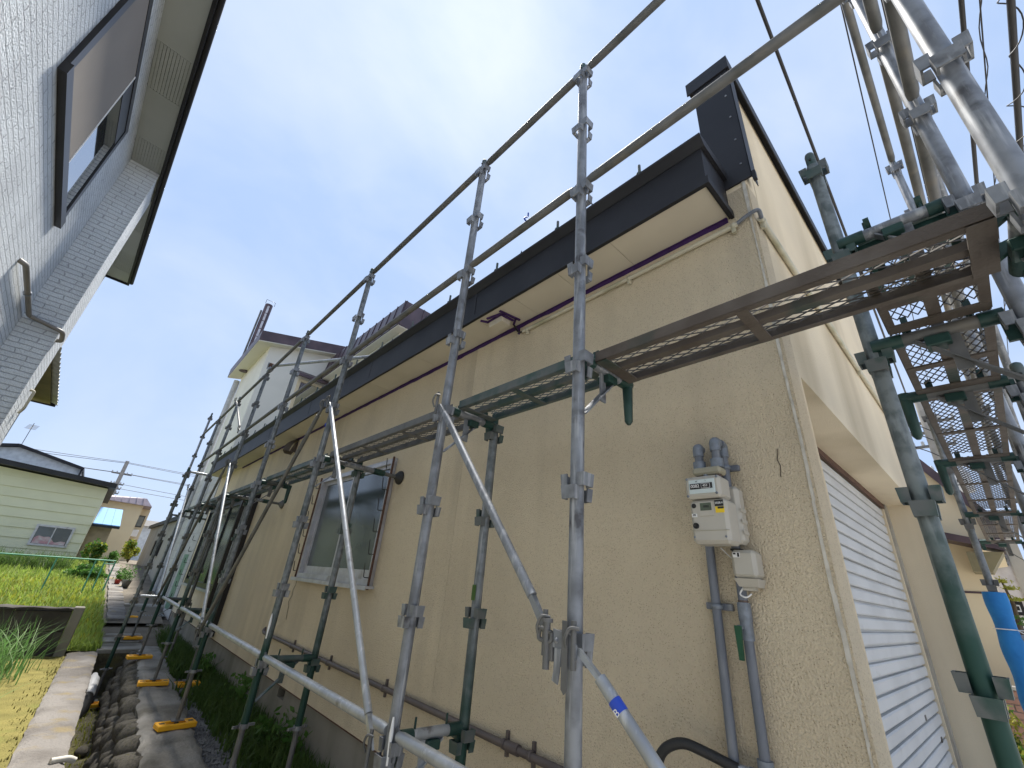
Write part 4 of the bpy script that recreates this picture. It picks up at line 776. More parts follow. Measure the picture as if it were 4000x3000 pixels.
# lever coupling on the near post
lv = thing('lever_coupling', 'galvanised lever coupling joining two braces to the post', 'coupling', (XO - .03, PY[1], -.147))
cx, cy, cz = XO - .052, PY[1], -.13
pl = MB(); pl.prism([(cx - .018, cy + 0.0252, cz + 0.0324), (cx - .018, cy - 0.0396, cz + 0.0252), (cx - .018, cy - 0.0612, cz - 0.0000), (cx - .018, cy - 0.0612, cz - 0.0324), (cx - .018, cy - 0.0396, cz - 0.0612), (cx - .018, cy - 0.0252, cz - 0.0432), (cx - .018, cy - 0.0324, cz - 0.0144), (cx - .018, cy - 0.0072, cz - 0.0144), (cx - .018, cy + 0.0252, cz - 0.0144)], (.006, 0, 0)); pl.build('cheek_plate', 'galv', lv)
MB().prism([(cx - .022, cy - 0.0108, cz - 0.0144), (cx - .022, cy + 0.0144, cz - 0.0144), (cx - .022, cy + 0.0158, cz - 0.0720), (cx - .022, cy + 0.0216, cz - 0.0936), (cx - .022, cy - 0.0000, cz - 0.1008), (cx - .022, cy - 0.0058, cz - 0.0720)], (.004, 0, 0)).build('lever', 'galv', lv)
MB().prism([(cx - .026, cy - 0.0158, cz + 0.0576), (cx - .026, cy - 0.0360, cz + 0.0576), (cx - .026, cy - 0.0360, cz - 0.1080), (cx - .026, cy - 0.0259, cz - 0.1188), (cx - .026, cy - 0.0158, cz - 0.1080)], (.004, 0, 0)).build('wedge', 'galv_dull', lv)
for y, z in ((.015, .005), (-.03, .02), (-.03, -.045)): MB().lathe([(.0, .006), (.007, .005), (.008, 0)], (cx - .018, cy + y * .72, cz + z * .72), (-1, 0, 0), 10).build('rivet', 'galv', lv)
MB().bbox(cx - .02, cx + .02, cy + 0.0252, cy + 0.0432, cz - 0.0504, cz - 0.0000, .003).build('hook_block', 'galv_dull', lv)
MB().pipe(rounded([(cx - .02, cy + 0.0288, cz + 0.0216), (cx - .02, cy + 0.0756, cz + 0.0324), (cx - .02, cy + 0.0828, cz + 0.0000), (cx - .02, cy + 0.0288, cz - 0.0036), (cx - .02, cy + 0.0288, cz + 0.0216)], .018, 4), .0065, 8).build('eye_ring', 'galv_dull', lv)
MB().tube((cx - .02, cy + 0.0468, cz - 0.0720), (cx - .02, cy + 0.0468, cz + 0.0540), .010, n=8).tube((cx - .02, cy + 0.0468, cz + 0.0468), (cx - .02, cy + 0.0468, cz + 0.0576), .017, n=8).build('drop_pin', 'galv_dull', lv)
# wall ties
def tie(y, z, label):
    t = thing('wall_tie', label, 'wall tie', (XO + .1, y, z), 'wall ties')
    MB().tube((XO + .10, y, z), (1.83, y + .015, z), .0165, n=14).build('bar', 'galv_dull', t)
    MB().tube((XO + .16, y, z), (XO + .42, y + .004, z), .0225, n=14).build('sleeve', 'galv', t)
    MB().tube((XO + .42, y, z), (XO + .52, y + .004, z), .027, n=12).build('nut', 'green', t)
    MB().lathe([(.016, -.06), (.03, -.045), (.058, -.02), (.062, -.006), (.062, 0), (0, 0)], (1.846, y + .015, z), (1, 0, 0), 18).build('pad', 'rubber' if y < 5 else 'galv_dull', t)
tie(3.50, .81, 'wall tie with a dark round pad at the side window corner'); tie(6.81, .81, 'wall tie with a grey pad beyond the side window')
# small scraps on the scaffold
for y, z, l in ((1.30, 1.84, 'blue string scrap tied on the middle rail'), (3.645, 1.13, 'blue string scrap hanging on the post near the window')):
    o = MB().pipe(rounded([(XO - .024, y, z - .02), (XO - .03, y + .01, z), (XO - .005, y + .004, z + .03), (XO - .01, y, z + .05)], .01, 3), .0045, 6).build('string_scrap', 'bluetape', off=(XO, y, z)); tag(o, l, 'string')
o = MB().box(XI - .027, XI - .0245, 1.836, 1.864, -.07, .0).build('green_tape', 'grass_l', off=(XI, 1.85, -.03)); tag(o, 'light green tape scrap on the short inner post', 'tape')
for y, z, dy in ((3.635, -.35, .012), (1.83, -.55, .006)):
    o = MB().pipe([(XO - .0235, y - .01, z - .10), (XO - .0245, y - .008, z), (XO - .0235, y + dy - .01, z + .05)], [.004, .009, .004], 6).build('paint_dab', 'white', off=(XO, y, z)); tag(o, 'white paint dab on the post ' + ('right of the side window' if y > 3 else 'left of the lever coupling'), 'paint')
# ------------------------------------------------------------------ white-sided house on the left (turned 2.3 degrees)
YAW = R(2.316); LB = Vector((-1.0, 3.0, -1.45))
LH = thing('white_sided_house', 'tall house with rough white siding and black window frame at left', 'house', Matrix.Rotation(YAW, 3, 'Z') @ LB); LH.rotation_euler.z = YAW
def bl_(mb, name, m, parent=LH):
    me = mb.mesh(name, LB); me.materials.append(M[m]); o = bpy.data.objects.new(name, me); COL.objects.link(o); o.parent = parent; return o
def wallL(mb, x0, x1, y0, y1, z0, z1, h):
    a, b, c, d = h; mb.box(x0, x1, y0, a, z0, z1); mb.box(x0, x1, b, y1, z0, z1); mb.box(x0, x1, a, b, z0, c); mb.box(x0, x1, a, b, d, z1); return mb
bl_(wallL(MB(), -1.2, -1.0, -1.5, 9.5, -1.45, 4.36, (3.24, 5.02, 2.69, 3.87)), 'side_wall', 'lsiding')
bl_(MB().box(-1.2, -.998, -1.4, 9.45, -1.45, -1.0), 'foundation', 'concrete_l')
bl_(MB().box(-.999, -.715, 6.07, 6.72, -1.45, 4.355), 'chase_wall', 'lsiding')
bl_(MB().box(-.722, -.708, 6.062, 6.078, -1.45, 4.354), 'corner_trim', 'lsiding')
wf = bl_(MB().box(-1.06, -.955, 3.16, 5.10, 2.60, 2.685).box(-1.06, -.972, 3.16, 3.24, 2.686, 3.95).box(-1.06, -.972, 5.025, 5.10, 2.686, 3.95).box(-1.06, -.972, 3.24, 5.025, 3.87, 3.95), 'window', 'frame')
bl_(MB().box(-1.0, -.976, 3.245, 4.24, 2.69, 3.868), 'roller_screen', 'shade', wf)
bl_(MB().box(-.99, -.971, 4.241, 4.256, 2.69, 3.868), 'meeting_stile', 'white', wf)
bl_(MB().box(-1.0, -.982, 4.257, 5.02, 2.716, 3.66), 'pane', 'glass_sky', wf)
bl_(MB().box(-1.0, -.979, 4.257, 5.02, 3.661, 3.868), 'upper_rail', 'frame', wf)
bl_(MB().box(-1.0, -.974, 3.245, 5.02, 2.687, 2.715), 'bottom_rail', 'white', wf)
y = -1.5; k = 0
while y < 9.4:
    vent = k % 2 == 0; L_ = .62 if vent else .80
    y1 = min(y + L_, 9.46)
    if vent:
        s_ = MB(); xx = -.995
        while xx < -.72: s_.box(xx, xx + .022, y, y1 - .002, 4.358, 4.366); xx += .027
        s_.box(-1.0, -.70, y, y1 - .002, 4.367, 4.372); bl_(s_, 'vented_soffit_board', 'gsoffit')
    else: bl_(MB().box(-1.0, -.702, y, y1 - .002, 4.358, 4.370), 'soffit_board', 'gsoffit')
    y = y1; k += 1
bl_(MB().box(-.701, -.672, -1.6, 9.48, 4.32, 4.45).box(-1.1, -.701, 9.462, 9.48, 4.32, 4.45), 'fascia', 'black')
bl_(MB().pipe([(-.655, -1.6, 4.39), (-.655, 9.44, 4.37)], .028, 10), 'gutter', 'black')
bl_(MB().hexa([(-2.5, -1.6, 4.40), (-.66, -1.6, 4.451), (-.66, 9.48, 4.451), (-2.5, 9.48, 4.40), (-2.5, -1.6, 4.9), (-.66, -1.6, 4.47), (-.66, 9.48, 4.47), (-2.5, 9.48, 4.9)]), 'roof', 'black')
bl_(MB().box(-.999, -.78, 6.73, 9.70, 2.02, 2.035), 'lower_soffit', 'olive')
cg = MB(); n = 60
for i in range(n):
    a, b_ = 6.73 + i * .0495, 6.73 + (i + 1) * .0495
    za, zb_ = (.018 * math.cos(i * 1.6), .018 * math.cos((i + 1) * 1.6))
    cg.add([(-1.0, a, 2.14 + za), (-.70, a, 2.03 + za), (-.70, b_, 2.03 + zb_), (-1.0, b_, 2.14 + zb_)], [(0, 1, 2, 3)])
bl_(cg, 'corrugated_pent_roof', 'downpipe'); bl_(MB().box(-1.0, -.72, 9.70, 9.715, 2.0, 2.12), 'pent_roof_end', 'black')
bl_(MB().pipe(rounded([(-1.0, 4.86, 2.07), (-.955, 4.88, 2.06), (-.955, 6.02, 2.045), (-.69, 6.03, 1.995), (-.68, 6.10, 1.98), (-.68, 6.2, 1.95), (-.72, 6.22, 1.95)], .035, 4), .021, 10), 'wall_pipe', 'taupe')
bl_(MB().lathe([(.025, 0), (.029, .005), (.029, .02), (.025, .025)], (-.955, 5.45, 2.05), (0, 1, 0), 10), 'pipe_clip', 'greyfit')
bl_(MB().pipe(rounded([(-.72, 6.5, 1.45), (-.68, 6.5, 1.45), (-.68, 6.5, 1.25), (-.70, 6.52, 1.2)], .02, 4), .012, 8), 'wall_tap', 'beige_d')
bl_(MB().grid(lambda u, v: (-1.12 + .26 * v, 6.75 + .9 * u, 1.02 - .28 * v ** 2.2), 6, 8).grid(lambda u, v: (-1.12 + .26 * v, 6.75, 1.02 - .28 * v ** 2.2 - .03 * u), 1, 8), 'curved_awning', 'beige')
# ------------------------------------------------------------------ left background
bw = thing('block_wall', 'low blackened block wall beside the weedy field', 'wall', (-1.5, 9.84, -1.42))
for i in range(10):
    x0 = -3.976 + i * .42; MB().bbox(x0, x0 + .415, 9.80, 9.93, -1.45, -1.12, .006).build('block', 'blackconc', bw); MB().bbox(x0 - .2, x0 + (.215 if i < 9 else .415), 9.80, 9.93, -1.115, -.84 - .01 * math.sin(i * 3), .006).build('block', 'blackconc', bw)
cpz = MB(); cpz.grid(lambda u, v: (-4.1 + 4.4 * u, 9.78 + .17 * v, -.80 + .02 * nz(u * 9, v) - .015 * (v * 2 - 1) ** 2), 60, 3); cpz.grid(lambda u, v: (-4.1 + 4.4 * u, 9.78, -.84 + v * (.025 + .02 * nz(u * 9, 0))), 60, 1); cpz.build('coping', 'blackconc', bw)
MB().bbox(.225, .345, 9.77, 9.95, -1.45, -.79, .01).build('end_pier', 'foundation', bw)
yh = thing('green_sided_house', 'pale green lap-sided house with dark roof edge behind the field', 'house', (-2.5, 22, -.4))
MB().prism([(-9, 22.02, -.5), (-.095, 22.02, -.5), (-.095, 22.02, 2.10), (-9, 22.02, 2.66)], (0, 7, 0)).build('wall', 'siding', yh)
for i in range(9):
    z0 = -.42 + i * .305; z1 = min(z0 + .302, 2.6)
    xr = -.09; zr = 2.10
    xl = -9
    if z1 > 2.10: xr = -.095 - (z1 - 2.10) / .0629
    MB().hexa([(xl, 21.985, z0), (-.09 if z1 <= 2.1 else xr, 21.985, z0), (-.09 if z1 <= 2.1 else xr, 22.03, z0), (xl, 22.03, z0), (xl, 22.012, z1), (xr, 22.012, z1), (xr, 22.03, z1), (xl, 22.03, z1)]).build('lap_board', 'siding', yh)
MB().hexa([(-9.2, 21.6, 2.74), (.10, 21.6, 2.12), (.10, 29.3, 2.12), (-9.2, 29.3, 2.74), (-9.2, 21.6, 2.90), (.10, 21.6, 2.28), (.10, 29.3, 2.28), (-9.2, 29.3, 2.90)]).build('roof', 'black', yh)
w_ = MB(); w_.box(-1.40, -1.34, 21.94, 22.03, .0, .66).box(-.49, -.43, 21.94, 22.03, .0, .66).box(-1.34, -.49, 21.94, 22.03, .60, .66).box(-1.34, -.49, 21.94, 22.03, 0, .06).box(-.93, -.90, 21.95, 22.03, .06, .6); ww = w_.build('window', 'alum', yh)
for a, b_ in ((-1.34, -.93), (-.90, -.49)): MB().box(a, b_, 21.972, 21.976, .06, .60).build('pane', 'glass', ww)
MB().grid(lambda u, v: (-1.32 + .8 * u, 21.968 - .0 * v, .07 + v * (.16 + .08 * math.sin(u * 6) + .03 * math.sin(u * 17))), 20, 1).build('bedding', 'curtain', ww)
wg = thing('white_gable_house', 'white gabled house with dark verge seen over the green house roof', 'house', (-2.7, 25.5, -.3))
s_ = 25.5 / 22
MB().prism([(-6 * s_, 25.5, -.4), (-1.03 * s_, 25.5, -.4), (-1.03 * s_, 25.5, 2.60 * s_), (-2.76 * s_, 25.5, 2.98 * s_), (-6 * s_, 25.5, 2.2 * s_)], (0, 6, 0)).build('wall', 'bluewhite', wg)
MB().hexa([(-2.8 * s_, 25.3, 2.98 * s_), (-.98 * s_, 25.3, 2.58 * s_), (-.98 * s_, 31, 2.58 * s_), (-2.8 * s_, 31, 2.98 * s_), (-2.8 * s_, 25.3, 3.07 * s_), (-.98 * s_, 25.3, 2.67 * s_), (-.98 * s_, 31, 2.67 * s_), (-2.8 * s_, 31, 3.07 * s_)]).hexa([(-6.1 * s_, 25.3, 2.2 * s_), (-2.81 * s_, 25.3, 2.98 * s_), (-2.81 * s_, 31, 2.98 * s_), (-6.1 * s_, 31, 2.2 * s_), (-6.1 * s_, 25.3, 2.29 * s_), (-2.81 * s_, 25.3, 3.07 * s_), (-2.81 * s_, 31, 3.07 * s_), (-6.1 * s_, 31, 2.29 * s_)]).build('roof', 'black', wg)
MB().box(-1.05 * s_, -1.0 * s_, 25.35, 25.6, 2.3 * s_, 2.58 * s_).build('verge_board', 'black', wg)
an = thing('tv_antenna', 'thin television antenna on the white gable house', 'antenna', (-3.3, 26, 3.4))
MB().tube((-3.28, 26, 3.3), (-3.28, 26, 4.55), .012, n=6).build('mast', 'galv_dull', an)
for i in range(6): MB().tube((-3.28 - .15, 25.7 + i * .1, 4.25 + i * .05), (-3.28 + .17, 25.7 + i * .1, 4.25 + i * .05), .007, n=5).build('element', 'galv_dull', an)
MB().tube((-3.28, 25.6, 4.22), (-3.28, 26.3, 4.52), .009, n=5).build('boom', 'galv_dull', an)
lt_ = thing('blue_roofed_lean_to', 'tan lean-to with sky blue metal roof beside the green house', 'lean-to', (.3, 22.3, -.4))
MB().box(-.085, .52, 22.25, 24, -.5, .90).build('wall', 'tanwall', lt_)
for i in range(3):
    a, b_ = -.06 + i * .255, -.06 + (i + 1) * .255 - .006
    MB().hexa([(a, 21.9, .86), (b_, 21.9, .86), (b_ - .03 * (i + 1), 23.1, 1.5), (a - .03 * i, 23.1, 1.5), (a, 21.9, .89), (b_, 21.9, .89), (b_ - .03 * (i + 1), 23.1, 1.53), (a - .03 * i, 23.1, 1.53)]).build('roof_panel', 'blueroof', lt_)
MB().box(-.07, .71, 21.88, 21.93, .78, .858).build('fascia', 'black', lt_)
bh = thing('beige_house', 'beige house with mauve metal roof skirt in the far background', 'house', (.5, 30, -.4))
MB().box(-.9, 1.52, 30, 36, -.5, 2.42).build('wall', 'beigewall', bh); MB().box(1.53, 2.0, 32, 36, -.5, 2.3).build('wing', 'beigewall', bh)
MB().hexa([(-1.1, 29.7, 2.36), (1.85, 29.7, 2.30), (2.2, 36.3, 2.30), (-1.1, 36.3, 2.36), (-1.0, 29.9, 2.52), (1.52, 29.9, 2.68), (1.7, 36.1, 2.68), (-1.0, 36.1, 2.52)]).build('roof_skirt', 'mauve', bh)
for i in range(9): MB().bar((-.9 + i * .3, 29.69, 2.36), (-.85 + i * .28, 29.89, 2.55 + .017 * i), .015, .02, (0, -1, .3)).build('roof_seam', 'mauve', bh)
for a, z0, z1 in ((1.60, 1.35, 1.95), (1.60, .2, .7)):
    wq = MB().box(a, a + .3, 31.97, 31.995, z0, z1).build('window', 'frame', bh); MB().box(a + .03, a + .27, 31.955, 31.968, z0 + .05, z1 - .05).build('pane', 'glass', wq)
MB().bbox(1.57, 1.86, 31.7, 31.96, .85, 1.2, .02).build('air_conditioner', 'white', bh)
fh = thing('distant_dark_roofed_house', 'small distant house with dark blue-grey roof', 'house', (2.6, 42, -.3))
MB().box(2.2, 5, 42, 46, -.4, 1.9).build('wall', 'bluewhite', fh); MB().hexa([(2.0, 41.7, 1.9), (5.3, 41.7, 1.9), (5.3, 46.3, 1.9), (2.0, 46.3, 1.9), (2.4, 42.8, 2.35), (5, 42.8, 2.35), (5, 45, 2.35), (2.4, 45, 2.35)]).build('roof', 'black', fh)
def upole(name, label, x, y, z0, z1, arms):
    t = thing(name, label, 'utility pole', (x, y, z0)); MB().tube((x, y, z0), (x, y, z1), .16, .11, 12).build('shaft', 'polemat', t)
    for z, w_, ax in arms:
        ax = Vector(ax); MB().bar(Vector((x, y, z)) - ax * w_, Vector((x, y, z)) + ax * w_, .07, .07).build('crossarm', 'galv_dull', t)
        for q in (-.95, -.5, .5, .95): MB().lathe([(.03, 0), (.045, .03), (.03, .06), (.045, .09), (.02, .13)], Vector((x, y, z + .035)) + ax * w_ * q, (0, 0, 1), 8).build('insulator', 'insul', t)
    return t
upole('utility_pole', 'concrete utility pole in the left distance with thin wires', .13, 40, -.4, 5.8, ((4.9, .55, (1, 0, 0)), (4.2, .35, (1, 0, 0)), (3.9, .3, (1, 0, 0)), (3.6, .3, (1, 0, 0))))
def wire(pts, label, r=.012, name='overhead_wire', n=6, group='overhead wires'):
    o = MB().pipe(pts, r, n).build(name, 'wire', off=pts[0]); return tag(o, label, 'wire', group)
def sag(a, b, s, n=12): return [Vector(a).lerp(Vector(b), i / n) - Vector((0, 0, s * 4 * (i / n) * (1 - i / n))) for i in range(n + 1)]
for i, (za, zb_, zc_) in enumerate(((5.3, 5.72, 5.95), (5.05, 5.66, 5.8), (4.75, 4.97, 5.3), (4.70, 4.95, 5.1), (4.3, 4.25, 4.2), (4.0, 3.95, 4.0))):
    wire(sag((-9, 40 - i * .1, za), (.13, 40, zb_), .06) + sag((.13, 40, zb_), (14, 40 + i * .3, zc_), .08)[1:], ('topmost', 'second', 'third', 'fourth', 'fifth', 'lowest')[i] + ' thin wire on the pole in the left distance', .014, group='wires on the left pole')
# ------------------------------------------------------------------ right background
nh = thing('ochre_house', 'ochre rendered house with dark brown roof boards beyond the shutter', 'house', (9, .4, -1.4))
MB().prism([(9, .19, -1.4), (9, 6, -1.4), (9, 6, 9.5), (9, .62, 2.42), (9, -.02, 1.38), (9, -.04, 1.05), (9, .19, 1.0)], (3.0, 0, 0)).build('gable_wall', 'beigewall', nh)
MB().bar((8.93, .70, 2.60), (8.93, -.03, 1.40), .10, .09, (-1, 0, 0)).bar((8.93, -.03, 1.40), (8.93, -.07, 1.02), .10, .08, (-1, 0, 0)).build('rake_board', 'purpleroof', nh)
MB().hexa([(8.5, -.06, .93), (8.98, -.06, .93), (8.98, .62, 1.13), (8.5, .62, 1.13), (8.5, -.06, 1.02), (8.98, -.06, 1.06), (8.98, .62, 1.26), (8.5, .62, 1.22)]).build('pent_roof', 'purpleroof', nh)
MB().hexa([(8.52, .12, .68), (8.98, .12, .68), (8.98, .30, .68), (8.52, .30, .68), (8.52, -.04, .92), (8.98, -.04, .92), (8.98, .30, .92), (8.52, .30, .92)]).build('porch_soffit', 'olive', nh)
MB().box(8.985, 8.999, .2, 6, .44, .465).build('string_course', 'purpleroof', nh)
cw = thing('grey_sided_house', 'grey block-sided house at the far right with corrugated roof edge', 'house', (13, .1, -1.4))
MB().box(13, 18, -.24, .75, -1.4, 2.0).build('wall', 'sidegable', cw); MB().box(12.96, 13.0, -.28, -.10, -1.4, 2.0).build('corner_board', 'greywall', cw)
cg = MB()
for i in range(26): cg.box(12.9, 13.0, -.06 + .012 * math.sin(i * 1.5), .5, 1.15 + i * .035, 1.183 + i * .035)
cg.build('corrugated_edge', 'galv_dull', cw)
sg = thing('dark_sign', 'small black sign board with a white square mark behind the pine', 'sign', (11.2, .07, .2)); MB().box(11.2, 11.24, -.04, .18, .26, .46).build('board', 'frame', sg); MB().box(11.19, 11.199, .0, .07, .31, .33).box(11.19, 11.199, .0, .07, .39, .41).box(11.19, 11.199, .0, .012, .331, .389).build('mark', 'white', sg)
MB().tube((11.22, .07, -1.4), (11.22, .07, .262), .02, n=8).build('leg', 'frame', sg)
pw = thing('brick_planter', 'low pinkish brick planter wall at the right edge', 'planter', (8.3, .2, -1.4))
for r_ in range(12):
    for c_ in range(6):
        x0 = 8.2 + (r_ % 2) * .0; y0 = -.4 + c_ * .215 + (r_ % 2) * .1; MB().bbox(8.2, 8.3, y0, y0 + .205, -1.4 + r_ * .068, -1.4 + r_ * .068 + .060, .004).build('brick', 'brick', pw)
MB().box(8.215, 8.29, -.38, 1.0, -1.4, -.6).build('mortar', 'greywall', pw); MB().box(8.17, 8.34, -.45, 1.0, -.583, -.55).build('coping', 'sealant', pw)
rp = upole('utility_pole', 'utility pole with transformers marked 50 beyond the front scaffold', 16.5, .46, -1.4, 6.2, ((5.3, .6, (0, 1, 0)), (5.0, .5, (0, 1, 0)), (4.6, .45, (0, 1, 0))))
for i, (dx, dy) in enumerate(((-.36, .12), (-.30, -.28), (-.1, .36))):
    tr = MB().lathe([(0, 0), (.17, 0), (.19, .03), (.19, .50), (.17, .55), (.05, .58), (0, .58)], (16.5 + dx, .46 + dy, 3.2), (0, 0, 1), 16).build('transformer', 'insul', rp)
    for q in (-.08, .08): MB().lathe([(.03, 0), (.05, .04), (.03, .08), (.05, .12), (.015, .2)], (16.5 + dx, .46 + dy + q, 3.76), (0, 0, 1), 8).build('bushing', 'insul', rp)
    if i < 2: text_part('rating_mark', '50', .22, 'blacktxt', rp, (16.5 + dx - .195, .46 + dy, 3.42), (0, -1, 0), (0, 0, 1))
for i, z in enumerate((5.4, 5.1, 4.65)): wire(rounded([(16.5, .9, z), (16.3, .6, z - .25), (16.2, .35, z - .5), (16.3, .2, z - .9)], .1, 4), 'looping jumper wire at the transformers, ' + ('upper', 'middle', 'lower')[i], .014, group='jumper wires')
# overhead cables along the street
for (y0, y1, r, l) in ((.19, .36, .016, 'wavy black cable passing behind the parapet top'), (-.34, -.12, .006, 'thin wire right of the parapet'), (-.59, -.59, .012, 'thin dark cable between the two near posts'), (-1.075, -1.0, .020, 'straight thick cable left of the twisted one'), (-1.17, -1.17, .006, 'thin twisted pair wire at upper right'), (-1.33, -1.42, .028, 'thick black cable wound with a spiral wire')):
    pts = [(-14 + i * 2, y0 + (y1 - y0) * (-14 + i * 2 - 3) / 3 * (1 if abs(y1 - y0) < .3 else 1) * (.6), 5 + (.02 * math.sin(i * 2.1) if r == .016 else 0)) for i in range(16)]
    wire(pts, l, r, 'street_cable', 8, 'cables over the street')
sp = [(1 + i * .045, -1.33 - .02 * (1 + i * .045 - 3) + .075 * math.cos(i * .45) * (1 + .5 * math.sin(i * .13)), 4.97 + .085 * math.sin(i * .45)) for i in range(220)]
wire(sp, 'thin spiral wire wound round the thick overhead cable', .006, 'lashing_wire', 5, 'cables over the street')
tw = [(0 + i * .12, -1.17 + .018 * math.sin(i * .9), 5 + .02 * math.cos(i * .9)) for i in range(90)]
wire(tw, 'second strand of the thin twisted pair wire', .005, 'street_cable', 5, 'cables over the street')
# ------------------------------------------------------------------ vegetation
def blades(n, place, h, wd, lean, m, name, label=None, cat=None, kind='stuff', parent=None, seg=2):
    mb = MB()
    for i in range(n):
        x, y, z = place(); a = random.uniform(0, 6.283); hh = random.uniform(*h); ln = random.uniform(0, lean) * hh; dx, dy = math.cos(a), math.sin(a); wv = random.uniform(.6, 1.2) * wd
        px, py = -dy * wv, dx * wv; vs = []
        for k in range(seg + 1):
            t = k / seg; wk = (1 - t) ** .7 if k < seg else 0; cx_, cy_, cz_ = x + dx * ln * t * t, y + dy * ln * t * t, z + hh * (t - .25 * t * t * (ln / hh if hh else 0))
            vs += [(cx_ - px * wk, cy_ - py * wk, cz_), (cx_ + px * wk, cy_ + py * wk, cz_)]
        mb.add(vs, [(2 * k, 2 * k + 1, 2 * k + 3, 2 * k + 2) for k in range(seg)], True)
    o = mb.build(name, m, parent); 
    if not parent: tag(o, label, cat, None, kind)
    return o
def leaves(n, place, s, m, name, parent=None):
    mb = MB()
    for i in range(n):
        p = Vector(place()); d = Vector((random.gauss(0, 1), random.gauss(0, 1), random.gauss(.5, .7))).normalized(); a = d.orthogonal().normalized(); b_ = d.cross(a); q = random.uniform(0, 6.28); a, b_ = a * math.cos(q) + b_ * math.sin(q), b_ * math.cos(q) - a * math.sin(q); r = random.uniform(.6, 1.2) * s
        mb.add([p - a * r, p - b_ * r * .45, p + a * r, p + b_ * r * .45], [(0, 1, 2, 3)])
    return mb.build(name, m, parent)
def fieldp():
    while True:
        y = 9.98 + 11.5 * random.random() ** 1.6; x = -5 + 5.75 * random.random() ** .8 
        if x < .78 and not (y < 10.3 and x < .2 and random.random() < .5): return x, y, zt(y) + .02
blades(20000, fieldp, (.06, .20), .014, .8, 'grass_y', 'weeds', 'bright yellow-green weeds covering the field', 'weeds')
blades(7000, lambda: (random.uniform(-4, .7), random.uniform(10, 15.5), zt(12.5)) if False else (lambda x, y: (x, y, zt(y) + .02))(random.uniform(-4, .72), random.uniform(10, 17)), (.05, .16), .022, .9, 'leaf_y', 'ground_cover', 'broad yellow-green leaves among the field weeds', 'weeds')
def wallweed():
    while True:
        y = 3.0 + 9.2 * random.random(); x = 1.86 - abs(random.gauss(0, .20))
        lim = SR(y) + (.12 if y < 6.2 else -.05)
        if x > lim and (y > 4.2 or x > 1.55) and not (abs(y - 7.35) < .35 and x < 1.72): return x, y, -1.43
blades(14000, wallweed, (.04, .24), .011, 1.0, 'grass_d', 'wall_weeds', 'dark green weeds along the foot of the cream wall', 'weeds')
def fern(x, y, z, n, s, l):
    t = thing('weed_plant', l, 'plant', (x, y, z), 'leafy weeds at the wall foot')
    for k in range(5): 
        a = k * 1.256 + .3; tip = Vector((x + math.cos(a) * s * .5, y + math.sin(a) * s * .8, z + s * random.uniform(.7, 1.1))); MB().pipe([(x, y, z), (x + math.cos(a) * s * .2, y + math.sin(a) * s * .3, z + s * .55), tip], .003, 5).build('stem', 'leaf', t)
    leaves(n, lambda: (x - abs(random.gauss(0, .22 * s)), y + random.gauss(0, .45 * s), z + s * (random.random() ** .7)), .035, 'leaf', 'foliage', t)
fern(1.80, 5.9, -1.42, 150, .34, 'leafy weed against the foundation left of the vent hole'); fern(1.80, 4.35, -1.42, 110, .34, 'fern-like weed climbing the foundation right of the vent hole'); fern(1.72, 4.75, -1.42, 100, .22, 'low broad-leaved weed below the vent hole'); fern(1.78, 7.6, -1.42, 120, .3, 'leafy weed at the foundation near the bay window')
tg = thing('grass_clump', 'clump of tall green grass blades in front of the block wall', 'grass', (-.35, 8.6, -1.42))
blades(420, lambda: (random.gauss(-.42, .20), random.gauss(8.5, .45), -1.43), (.35, .75), .007, 1.3, 'grass_l', 'blades', parent=tg, seg=4)
tg2 = thing('grass_clump', 'small near clump of long grass at the left picture edge', 'grass', (-.2, 6.9, -1.42))
blades(130, lambda: (random.gauss(-.34, .10), random.gauss(7.0, .22), -1.43), (.22, .42), .006, 1.6, 'grass_l', 'blades', parent=tg2, seg=4)
blades(350, lambda: (lambda y: (KL(y) - abs(random.gauss(0, .10)), y, -1.43))(random.uniform(3, 9.8)), (.01, .05), .006, 1, 'soil', 'moss_tufts', 'dry mossy tufts along the kerb', 'moss')
blades(700, lambda: (lambda y: (random.uniform(KR(y), KR(y) + .3), y, -1.95))(random.uniform(3.5, 9.5)), (.02, .09), .008, 1, 'leaf_y', 'ditch_moss', 'yellowish moss and weeds on the ditch bed', 'moss')
gvl = MB()   # loose gravel in the strip
for i in range(5200):
    y = random.uniform(3.2, 7.2); x = random.uniform(SR(y) - .02, 1.80); r = random.uniform(.006, .015); z = -1.418
    a = random.random() * 6.28; c_, s__ = math.cos(a) * r, math.sin(a) * r
    gvl.add([(x + c_, y + s__, z), (x - s__, y + c_, z), (x - c_, y - s__, z), (x + s__, y - c_, z), (x + r * .2, y, z + r * .9)], [(0, 1, 4), (1, 2, 4), (2, 3, 4), (3, 0, 4)])
tag(gvl.build('gravel', 'gravel'), 'dark grey gravel between the wall cap and the cream house', 'gravel', None, 'stuff')
def bush(name, label, c, rad, n, s, m, m2=None, cat='shrub', stems=5, group=None):
    c = Vector(c); t = thing(name, label, cat, (c.x, c.y, c.z), group)
    lob = [(Vector((random.gauss(0, .4) * rad[0], random.gauss(0, .4) * rad[1], rad[2] * random.uniform(.5, 1.5))), random.uniform(.35, .6)) for _ in range(7)]
    def pl():
        l, r = random.choice(lob); d = Vector((random.gauss(0, 1), random.gauss(0, 1), random.gauss(0, 1))).normalized() * random.random() ** .4 * r
        return c + l + Vector((d.x * rad[0], d.y * rad[1], d.z * rad[2]))
    for l, r in lob[:stems]: MB().pipe([c, c + l * .5 + Vector((0, 0, .1 * rad[2])), c + l], [.02, .014, .006], 5).build('stem', 'stemw', t)
    leaves(n, pl, s, m, 'foliage', t)
    if m2: leaves(n // 3, pl, s, m2, 'foliage', t)
    return t
